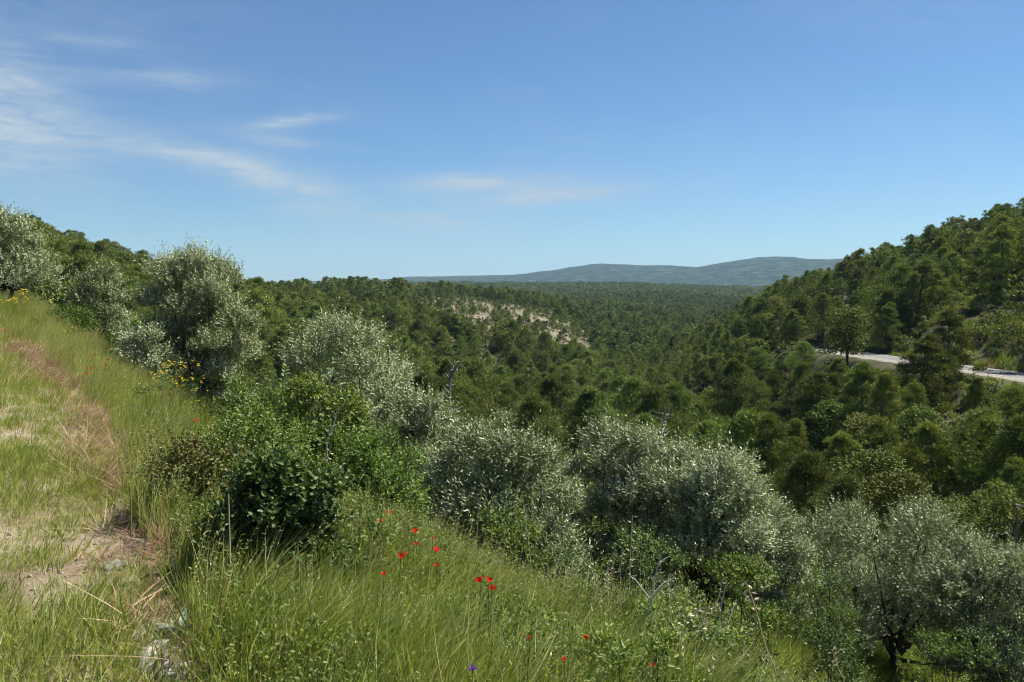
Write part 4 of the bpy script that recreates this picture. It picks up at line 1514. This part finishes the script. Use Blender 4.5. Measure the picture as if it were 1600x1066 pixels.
PROTO_POPPY = [poppy_meshes(1300 + k) for k in range(5)]
POPPIES = [
    (648, 833, 'largest red poppy in front of the large olive shrub', 1.25), (681, 862, 'bright poppy just right of and below the largest poppy', 1.2),
    (626, 872, 'poppy down left of the largest poppy', 1.0), (631, 866, 'smaller poppy touching the one down left of the largest', .7),
    (651, 852, 'dull red poppy right under the largest poppy', .85), (676, 842, 'tiny poppy between the two largest poppies', .6),
    (610, 803, 'orange-red poppy high on the grass bank above the others', .95), (597, 815, 'faded orange poppy just below the highest bank poppy', .75),
    (600, 899, 'small orange poppy alone in the grass right of the dark bush', .75), (751, 909, 'poppy at the left of the trio by the olive shrub', 1.1),
    (764, 909, 'poppy at the right of the trio by the olive shrub', 1.1), (768, 921, 'lowest poppy of the trio by the olive shrub', .95),
    (682, 885, 'half hidden poppy below the bright poppy', .7), (169, 563, 'topmost poppy of the cluster on the far meadow bank', 1.1),
    (165, 572, 'second poppy of the cluster on the far meadow bank', 1.0), (142, 577, 'poppy at the left of the far meadow cluster', 1.0),
    (136, 584, 'lowest poppy of the far meadow cluster', .9), (147, 556, 'faint poppy above the far meadow cluster', .8),
    (271, 614, 'single red poppy under the yellow blossoms', 1.2), (304, 657, 'pale orange poppy between the yellow blossoms and the bramble', 1.1),
    (329, 692, 'red poppy bud above the dark glossy bush', .8), (882, 1032, 'red poppy in the grass at the lower centre', .65),
    (1020, 1041, 'dark red poppy at the foot of the bare twigs', .6), (828, 998, 'small poppy left of the yellow dots in the lower grass', .5),
    (917, 996, 'deep red poppy left of the bare twigs', .65), (7, 518, 'poppy at the left edge of the meadow bank', 1.0)]
for k, (px, py, lab, sc_) in enumerate(POPPIES):
    p = hit_above(px, py, .46 if py > 700 else .48)
    gz = H1(p[0], p[1])
    e = empty('poppy', (p[0], p[1], gz))
    hh = p[2] - gz
    bend = rng.normal(0, .03, 2)
    st = MB().tube([(-bend[0], -bend[1], -.03), (-bend[0] * .3, -bend[1] * .3, hh * .5), (0, 0, hh * .93), (0, 0, hh)], [.0022, .002, .0016, .0014], 4)
    obj('stem', st.mesh('poppy_stem', M['stem'], True), e)
    pm, cm = PROTO_POPPY[k % 5]
    tilt = (rng.normal(.45, .3), rng.normal(0, .3), rng.uniform(0, 6))
    for nm, me in (('petals', pm), ('core', cm)):
        o = obj(nm, me, e)
        o.location = (0, 0, hh)
        o.rotation_euler = tilt
        o.scale = (sc_ * .60,) * 3
    tag(e, lab, 'poppy', 'poppies in the meadow')


def blossom_plant(px, row, depth, wpx, n, label, seed, size=.022):
    g = np.random.default_rng(seed)
    x0, y0, z0 = spot(px, depth)
    w, h = wpx * depth / FPX, z_at(row, depth) - z0
    e = empty('yellow_flowering_plant', (x0, y0, z0))
    st, bl = MB(), MB()
    tips = []
    for k in range(max(6, n // 4)):
        a = np.array([g.uniform(-.25, .25) * w, g.uniform(-.2, .2) * w, -.04])
        b = np.array([g.uniform(-.5, .5) * w, g.uniform(-.4, .4) * w, h * g.uniform(.65, 1.0)])
        branch(st, g, a, b, .004, .0015, .08, 4, 5)
        tips.append(b)
    tips = np.array(tips)
    for k in range(n):
        c = tips[k % len(tips)] + g.normal(0, .035, 3) * [1, 1, .7]
        for q in range(5):
            an = q * 2 * PI / 5 + g.uniform(0, 1)
            leaf_geo(bl, c[None], unit(np.array([math.cos(an), math.sin(an), .5]))[None], unit(g.normal(0, .7, 3) + [0, -.6, .5])[None], size, size * .8, g.uniform(0, 1), 'oval')
    lf = MB()
    leaf_cloud(lf, g, tips * [1, 1, .75], np.full((len(tips), 3), .07), 500, .1, 8, .03, .009, .7, 'lance', .4)
    obj('stems', st.mesh('flower_stems', M['stem'], True), e)
    obj('foliage', lf.mesh('flower_foliage', M['green']), e)
    obj('blossoms', bl.mesh('flower_blossoms', M['yellow']), e)
    tag(e, label, 'flowering plant', 'yellow flowering plants')


blossom_plant(272, 566, 10.5, 75, 60, 'yellow flowering plant with the most blossoms under the tall olive', 41, .019)
blossom_plant(245, 570, 10.8, 30, 8, 'thin yellow flowering plant left of the full one', 42, .018)
blossom_plant(312, 592, 9.8, 34, 8, 'yellow flowering plant right of the full one', 43, .018)
blossom_plant(14, 452, 15.5, 55, 30, 'yellow flowering plant at the left edge below the olive', 44, .026)
blossom_plant(108, 508, 15.5, 26, 7, 'small yellow flowering plant on the bank edge', 45, .024)
blossom_plant(55, 498, 15.8, 22, 4, 'faint yellow flowering plant between left edge and bank', 46, .022)
blossom_plant(212, 596, 9.6, 18, 3, 'lone yellow flower in the meadow left of the full plant', 47, .018)
blossom_plant(795, 952, 5.6, 16, 4, 'tiny yellow flowers in the grass right of the poppy trio', 48, .014)

for k, (px, py, lab) in enumerate([(738, 1046, 'violet thistle-like flower in the lower grass')]):
    p = hit_above(px, py, .34)
    gz = H1(p[0], p[1])
    e = empty('violet_flower', (p[0], p[1], gz))
    hh = p[2] - gz
    obj('stem', MB().tube([(0, 0, -.03), (0, 0, hh)], [.002, .0015], 4).mesh('violet_stem', M['stem'], True), e)
    mb = MB()
    u = rdir(rng, 40)
    u[:, 2] = np.abs(u[:, 2])
    leaf_geo(mb, np.zeros((40, 3)) + [0, 0, hh], unit(u), rdir(rng, 40), .022, .006, rng.uniform(0, 1, 40), 'lance')
    obj('petals', mb.mesh('violet_petals', M['violet']), e)
    tag(e, lab, 'flower')

# many tiny yellow clover heads low in the grass
def speck(seed, mat):
    g = np.random.default_rng(seed)
    mb = MB()
    u = rdir(g, 10)
    u[:, 2] = np.abs(u[:, 2])
    leaf_geo(mb, np.zeros((10, 3)), unit(u), rdir(g, 10), .010, .006, g.uniform(0, 1, 10), 'lance')
    return mb.mesh('clover_head', M[mat])


xs, ys = near_points(1500, 2.0, 6.5, -14, 24)
okm = (seg_dist(xs, ys, PATH_EDGE)[0] < -1.0) & (fbm(xs, ys, 2, 83) > .42)
xs, ys = xs[okm], ys[okm]
n = len(xs)
scatter('clover_flowers', np.stack([xs, ys, H(xs, ys) + rng.uniform(.14, .36, n)], -1), np.zeros((n, 3)), rng.uniform(.3, .7, n), np.zeros(n, int), [speck(1, 'yellow')], 'pinhead yellow clover flowers in the lower grass', 'flowers')


# ------------------------------------------------------------------ dry oat stalks
def stalk(pts, depth, label, seed, heads=8, big=1.0, mat='pale_straw'):
    """a single dry oat stalk through photo points (base first), standing at one distance"""
    g = np.random.default_rng(seed)
    P = np.array([road_pt(px, py, depth - .15 * i / len(pts)) for i, (px, py) in enumerate(pts)])
    gz = H1(P[0][0], P[0][1])
    root = np.array([P[0][0], P[0][1], gz])
    Q = P - root
    if Q[0][2] > .03:
        Q = np.concatenate([[[0, 0, -.03]], Q])
    tq = np.linspace(0, len(Q) - 1, 12)
    S = hermite(np.arange(len(Q)), Q, tq)
    e = empty('oat_stalk', root)
    obj('stem', MB().tube(S, np.linspace(.0050, .0026, 12) * big, 5).mesh('oat_stem', M[mat], True), e)
    mb = MB()
    for k in range(heads):
        f = .72 + .28 * k / max(1, heads - 1)
        c = np.array([np.interp(f * 11, np.arange(12), S[:, i]) for i in range(3)])
        sd = 1 if k % 2 else -1
        d = unit(np.array([sd * g.uniform(.2, .7), g.normal(0, .2), g.uniform(-.7, .6)]))
        for q in range(3):
            leaf_geo(mb, (c + d * .006)[None], unit(d + g.normal(0, .15, 3))[None], rdir(g, 1), .036 * big, .0115 * big, g.uniform(.3, 1), 'lance')
    if heads:
        obj('seed_head', mb.mesh('oat_seeds', M[mat]), e)
    tag(e, label, 'grass stalk', 'dry oat stalks')


STALKS = [
    ([(983, 1005), (984, 900), (988, 806)], 5.6, 'tall straight oat stalk with seeds at its tip before the dense olive', 1, 8, .9),
    ([(1215, 1075), (1196, 1010), (1180, 950), (1165, 908)], 3.1, 'close leaning oat stalk with fat seeds near the lower right', 2, 9, .7),
    ([(1082, 1066), (1092, 1000), (1104, 948)], 4.0, 'oat stalk with a bleached drooping head beside the close leaning one', 3, 6, .8),
    ([(1056, 1050), (1064, 1000), (1076, 962)], 4.4, 'short oat stalk among the bare twigs', 4, 6, .9),
    ([(830, 905), (826, 850), (818, 790)], 6.8, 'thin oat stalk rising against the large olive shrub', 5, 6, .8),
    ([(744, 860), (748, 800), (753, 765)], 6.6, 'pale oat stalk at the left of the large olive shrub', 6, 6, .8),
    ([(700, 850), (716, 810), (734, 770)], 6.6, 'oat stalk bending towards the large olive shrub', 7, 6, .8),
    ([(500, 790), (506, 730), (516, 705)], 5.6, 'slender oat stalk standing out of the low thicket', 8, 7, .8),
    ([(560, 830), (596, 790), (640, 740)], 6.2, 'slanting oat stalk above the highest bank poppy', 9, 6, .8),
    ([(664, 840), (690, 805), (700, 795)], 6.0, 'arched oat stalk just above the bright poppy', 10, 6, .8),
    ([(358, 1000), (360, 890), (357, 772)], 4.0, 'pale upright stalk in front of the dark glossy bush', 11, 0, .9),
    ([(952, 985), (957, 920), (958, 865)], 5.8, 'short straight stalk left of the tallest oat stalk', 12, 4, .8),
    ([(1320, 1075), (1310, 1045), (1300, 1015)], 5.2, 'oat stalk in the shade at the lower right', 13, 6, .9),
    ([(540, 880), (546, 840), (552, 826)], 5.2, 'green-gold oat stalk at the right of the dark glossy bush', 14, 8, .9),
]
for a in STALKS:
    stalk(*a)


# thinner dry stalks standing all through the lower grass
def dry_stalk(seed):
    g = np.random.default_rng(seed)
    hh, ox, oy = g.uniform(.55, .8), g.uniform(.03, .2), g.normal(0, .06)
    S = np.array([(0, 0, -.03), (ox * .25, oy * .3, hh * .5), (ox * .6, oy * .6, hh * .8), (ox, oy, hh)])
    mb = MB().tube(S, [.0028, .0024, .002, .0014], 4, .5)
    n_ = 12
    c = S[2] + (S[3] - S[2]) * np.linspace(-.3, 1, n_)[:, None]
    d = unit(np.stack([g.normal(.3, .5, n_), g.normal(0, .5, n_), g.uniform(-.5, .7, n_)], -1))
    leaf_geo(mb, c, d, rdir(g, n_), .024, .007, g.uniform(.4, 1, n_), 'lance')
    return mb.mesh('dry_stalk', M['pale_straw'])


xs, ys = near_points(130, 3.4, 7.0, 2, 20)
okm = (seg_dist(xs, ys, PATH_EDGE)[0] < -1.2) & (fbm(xs * .7, ys * .7, 2, 107) > .42)
plant('dry_stalks', xs[okm], ys[okm], [dry_stalk(1500 + k) for k in range(4)], .5, .95, 'thin bleached seed stalks scattered through the lower grass', 'dry grass', lean=.15)


# ------------------------------------------------------------------ bare bleached twigs
def twig_bush(name, label, cat, lines, depth, r0, mat, group=None):
    """lines: photo polylines of the branches, first one from the ground"""
    b0 = lines[0][0]
    P0 = road_pt(*b0, depth)
    root = np.array([P0[0], P0[1], H1(P0[0], P0[1])])
    e = empty(name, root)
    for i, ln in enumerate(lines):
        g = np.random.default_rng(hash(ln) % 10000)
        dy = np.cumsum(g.normal(0, .06, len(ln))) * depth * .05
        P = np.array([road_pt(px, py, depth + dy[j] * (1 if i else .3)) for j, (px, py) in enumerate(ln)]) - root
        if i == 0:
            P = np.concatenate([[[P[0][0], P[0][1], -.06]], P])
        rr_ = r0 * (1 if i == 0 else .55)
        obj('branch', MB().tube(P, np.linspace(rr_, rr_ * .35, len(P)), 5).mesh('bare_branch', M[mat], True), e)
    if cat == 'dead tree':
        g = np.random.default_rng(int(b0[0]))
        P = np.array([road_pt(px, py, depth) for px, py in lines[0]]) - root
        for i in range(12):
            a_ = P[0] + (P[-1] - P[0]) * g.uniform(-.3, 1)
            L_ = depth * g.uniform(.006, .022)
            d_ = unit(np.array([g.normal(), g.normal(), g.uniform(-.2, .9)]))
            branch_ = MB()
            branch(branch_, g, a_, a_ + d_ * L_, r0 * .35, r0 * .08, .15, 4, 5)
            obj('branch', branch_.mesh('bare_branch', M[mat], True), e)
    tag(e, label, cat, group)
    return e


twig_bush('dry_twigs', 'forked bleached dry twigs, the tallest before the dense olive', 'dry twigs',
          (((1002, 1026), (1009, 1000), (1010, 970), (1018, 940), (1020, 915), (1028, 885), (1033, 865)), ((1028, 885), (1038, 874), (1047, 869)),
           ((1010, 990), (1030, 978), (1050, 965), (1062, 952)), ((1018, 940), (1005, 922), (992, 905), (984, 900)), ((1020, 930), (1036, 912), (1056, 902))), 5.1, .0095, 'greystem', 'bleached twigs')
twig_bush('dry_twigs', 'low slanting bleached dry twigs right of the tallest ones', 'dry twigs',
          (((1022, 1026), (1042, 990), (1070, 968), (1098, 950)), ((1037, 1000), (1042, 970), (1052, 930), (1056, 912)), ((1050, 980), (1076, 945), (1080, 935))), 5.2, .0085, 'greystem', 'bleached twigs')
twig_bush('dry_twigs', 'upright bleached dry twigs next to the close leaning oat stalk', 'dry twigs',
          (((1106, 1032), (1117, 995), (1124, 970), (1128, 940), (1136, 908)), ((1123, 980), (1134, 966), (1142, 952)), ((1126, 955), (1118, 940))), 5.2, .0085, 'greystem', 'bleached twigs')
twig_bush('dry_twigs', 'bare pale twig leaning out of the grey-green olive bush', 'dry twigs',
          (((510, 690), (520, 668), (526, 645), (540, 625)), ((520, 668), (540, 655), (556, 640)), ((515, 680), (505, 665))), 6.6, .008, 'greystem', 'bleached twigs')
twig_bush('dry_twigs', 'bare twig at the left of the shaded green bush', 'dry twigs',
          (((880, 925), (893, 905), (908, 888)), ((893, 905), (890, 893))), 6.2, .007, 'greystem', 'bleached twigs')

# dead trees in the wood
twig_bush('dead_tree', 'bleached dead tree standing above the small round olive', 'dead tree',
          (((702, 612), (703, 590), (712, 574), (720, 562)), ((703, 588), (708, 572), (700, 562)), ((704, 580), (716, 576), (722, 566)), ((702, 592), (696, 584))), 58, .16, 'dead')
twig_bush('dead_tree', 'grey dead trunk in the wood behind the upright olive', 'dead tree',
          (((1038, 690), (1038, 660), (1040, 630)), ((1038, 668), (1030, 652)), ((1038, 660), (1046, 648), (1050, 640)), ((1039, 675), (1048, 668))), 60, .13, 'dead')
twig_bush('dead_tree', 'grey leafless branches at the right edge of the wood', 'dead tree',
          (((1588, 880), (1587, 850), (1590, 815), (1586, 780)), ((1587, 845), (1572, 832), (1564, 836)), ((1588, 830), (1600, 812)), ((1588, 850), (1602, 858), (1606, 872)), ((1587, 838), (1575, 815))), 30, .07, 'dead')

# grey-green thistle rosette by the path stones
g = np.random.default_rng(77)
p = hit_above(284, 965, .15)
e = empty('thistle', (p[0], p[1], H1(p[0], p[1])))
for k in range(9):
    mb = MB()
    an = k * 2.4
    d = unit(np.array([math.cos(an), math.sin(an), .9 - .05 * k]))
    leaf_geo(mb, np.array([[0, 0, .01 * k]]), d[None], np.array([[0, 0, 1.0]]), .15, .045, g.uniform(0, 1), 'oval')
    obj('leaf', mb.mesh('thistle_leaf', M['grey_leaf']), e)
tag(e, 'grey-green thistle rosette beside the path stones', 'thistle')
